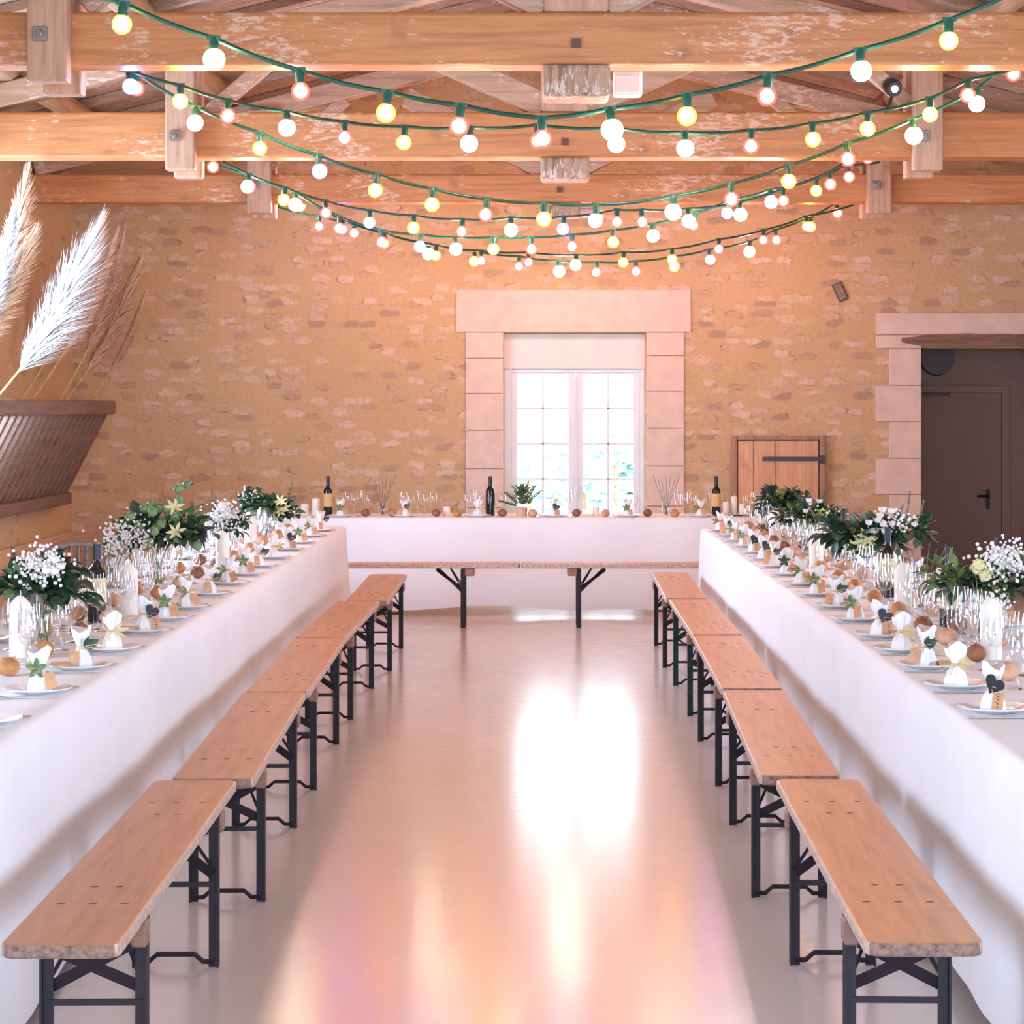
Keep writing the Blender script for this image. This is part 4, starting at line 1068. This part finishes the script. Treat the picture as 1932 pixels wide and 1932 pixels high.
# settle with an arched back against the side wall
sx_ = -2.86
s_ = empty('garden_settle', 'dark wooden settle with arched back beside the hay-rack wall', 'settle', (sx_, 13.6, 0))
pts = [(0, -1.2+2.4*i/14, .745+.09*math.sin(PI*(i/14))**.7-.02*(i/14)) for i in range(15)]
MB().tube(pts, .022, 8).build('top_rail', M['settle'], s_, smooth=True)
MB().bar((0,-1.15,.58), (0,1.15,.58), .03, .05).build('back_rail', M['settle'], s_, bevel=.006)
MB().bb(-.42, .02, -1.15, 1.15, .40, .435).build('seat', M['settle'], s_, bevel=.008)
for y in (-1.12, 1.12):
    MB().bar((0,y,0), (0,y,.75), .05, .05, (0,1,0)).build('leg', M['settle'], s_); MB().bar((-.38,y,0), (-.38,y,.40), .05, .05, (0,1,0)).build('leg', M['settle'], s_)
for k in range(9): MB().bar((0,-.96+.24*k,.44), (0,-.96+.24*k,.74+.085*math.sin(PI*(.1+.1*k))), .018, .03, (0,1,0)).build('spindle', M['settle'], s_)

# ------------------------------------------------------------------ outside
g = MB().bb(-14, 14, YW+2.2, 60, -.12, -.02).build('ground_outside', M['gravel']); struct(g)
def shrub(x, y, w, h, n, seed, label):
    rr = random.Random(seed); o = empty('garden_shrub', label, 'shrub', (x, y, -.02))
    mb = MB()
    for k in range(n):
        th = rr.uniform(0,2*PI); f = rr.uniform(.3,1); z = rr.uniform(.08,1)
        p = Vector((math.cos(th)*w*f*math.sqrt(max(.1,1-abs(z-.45)*1.3)), math.sin(th)*w*.6*f, h*z)); mb.leaf(p, (rr.uniform(-1,1), rr.uniform(-1,1), rr.uniform(-.3,1)), .30, .17, (0,0,1), .3)
    mb.build('foliage', M['shrub'], o, smooth=60); MB().tube([(0,0,0),(.03,0,h*.4),(0,0,h*.75)], [.05,.04,.02], 8).build('trunk', M['log'], o)
shrub(.55, 27, .55, 1.35, 150, 1, 'pale shrub low in the middle of the garden beyond the window')
shrub(1.0, 29, .7, 1.75, 170, 2, 'taller shrub beyond the doorway-side window leaf')
shrub(-.1, 33, .7, 1.5, 120, 3, 'faint shrub beyond the hay-rack side window leaf')

# ------------------------------------------------------------------ daylight, world, camera
wd = bpy.data.worlds.new('sky'); S.world = wd; wd.use_nodes = True
bg = wd.node_tree.nodes['Background']; bg.inputs[0].default_value = (.80,.92,1.0,1); bg.inputs[1].default_value = 8.0
def area(name, loc, rot, sx, sy, power, col):
    l = bpy.data.lights.new(name, 'AREA'); l.shape = 'RECTANGLE'; l.size = sx; l.size_y = sy; l.energy = power; l.color = col
    o = bpy.data.objects.new(name, l); COL.objects.link(o); o.location = loc; o.rotation_euler = rot; return o
DAY = (.42,.63,1.0)
KD = 1.0
for i, (a, b, c, d_) in enumerate(FW): area('daylight_front', ((a+b)/2, YB-WT-.05, (c+d_)/2), (PI/2,0,0), b-a, d_-c, 31*(b-a)*(d_-c)*KD, DAY)
for (a, b, c, d_) in LW: area('daylight_left', (XL-WT-.05, (a+b)/2, (c+d_)/2), (PI/2,0,-PI/2), b-a, d_-c, (50 if b < 9 else 68)*(b-a)*(d_-c)*KD, DAY)
for (a, b, c, d_) in RW: area('daylight_right', (XR+WT+.05, (a+b)/2, (c+d_)/2), (PI/2,0,PI/2), b-a, d_-c, 50*(b-a)*(d_-c)*KD, DAY)
cam = bpy.data.cameras.new('camera'); co = bpy.data.objects.new('camera', cam); COL.objects.link(co)
co.location = (0,0,CAMH); co.rotation_euler = (PI/2,0,0)
cam.sensor_width = 36; cam.sensor_fit = 'HORIZONTAL'; cam.lens = 36*FPX/1932
cam.shift_x = (966-CX)/1932; cam.shift_y = -(966-HY)/1932
cam.clip_end = 200
S.camera = co
vs_ = S.view_settings; vs_.view_transform = 'Standard'; vs_.look = 'None'; vs_.gamma = 1.0; vs_.exposure = 0.14; vs_.use_curve_mapping = False
cy = S.cycles
cy.transparent_max_bounces = 36; cy.max_bounces = 8; cy.diffuse_bounces = 4; cy.glossy_bounces = 4; cy.transmission_bounces = 6
cy.caustics_reflective = False; cy.caustics_refractive = False; cy.sample_clamp_indirect = 6
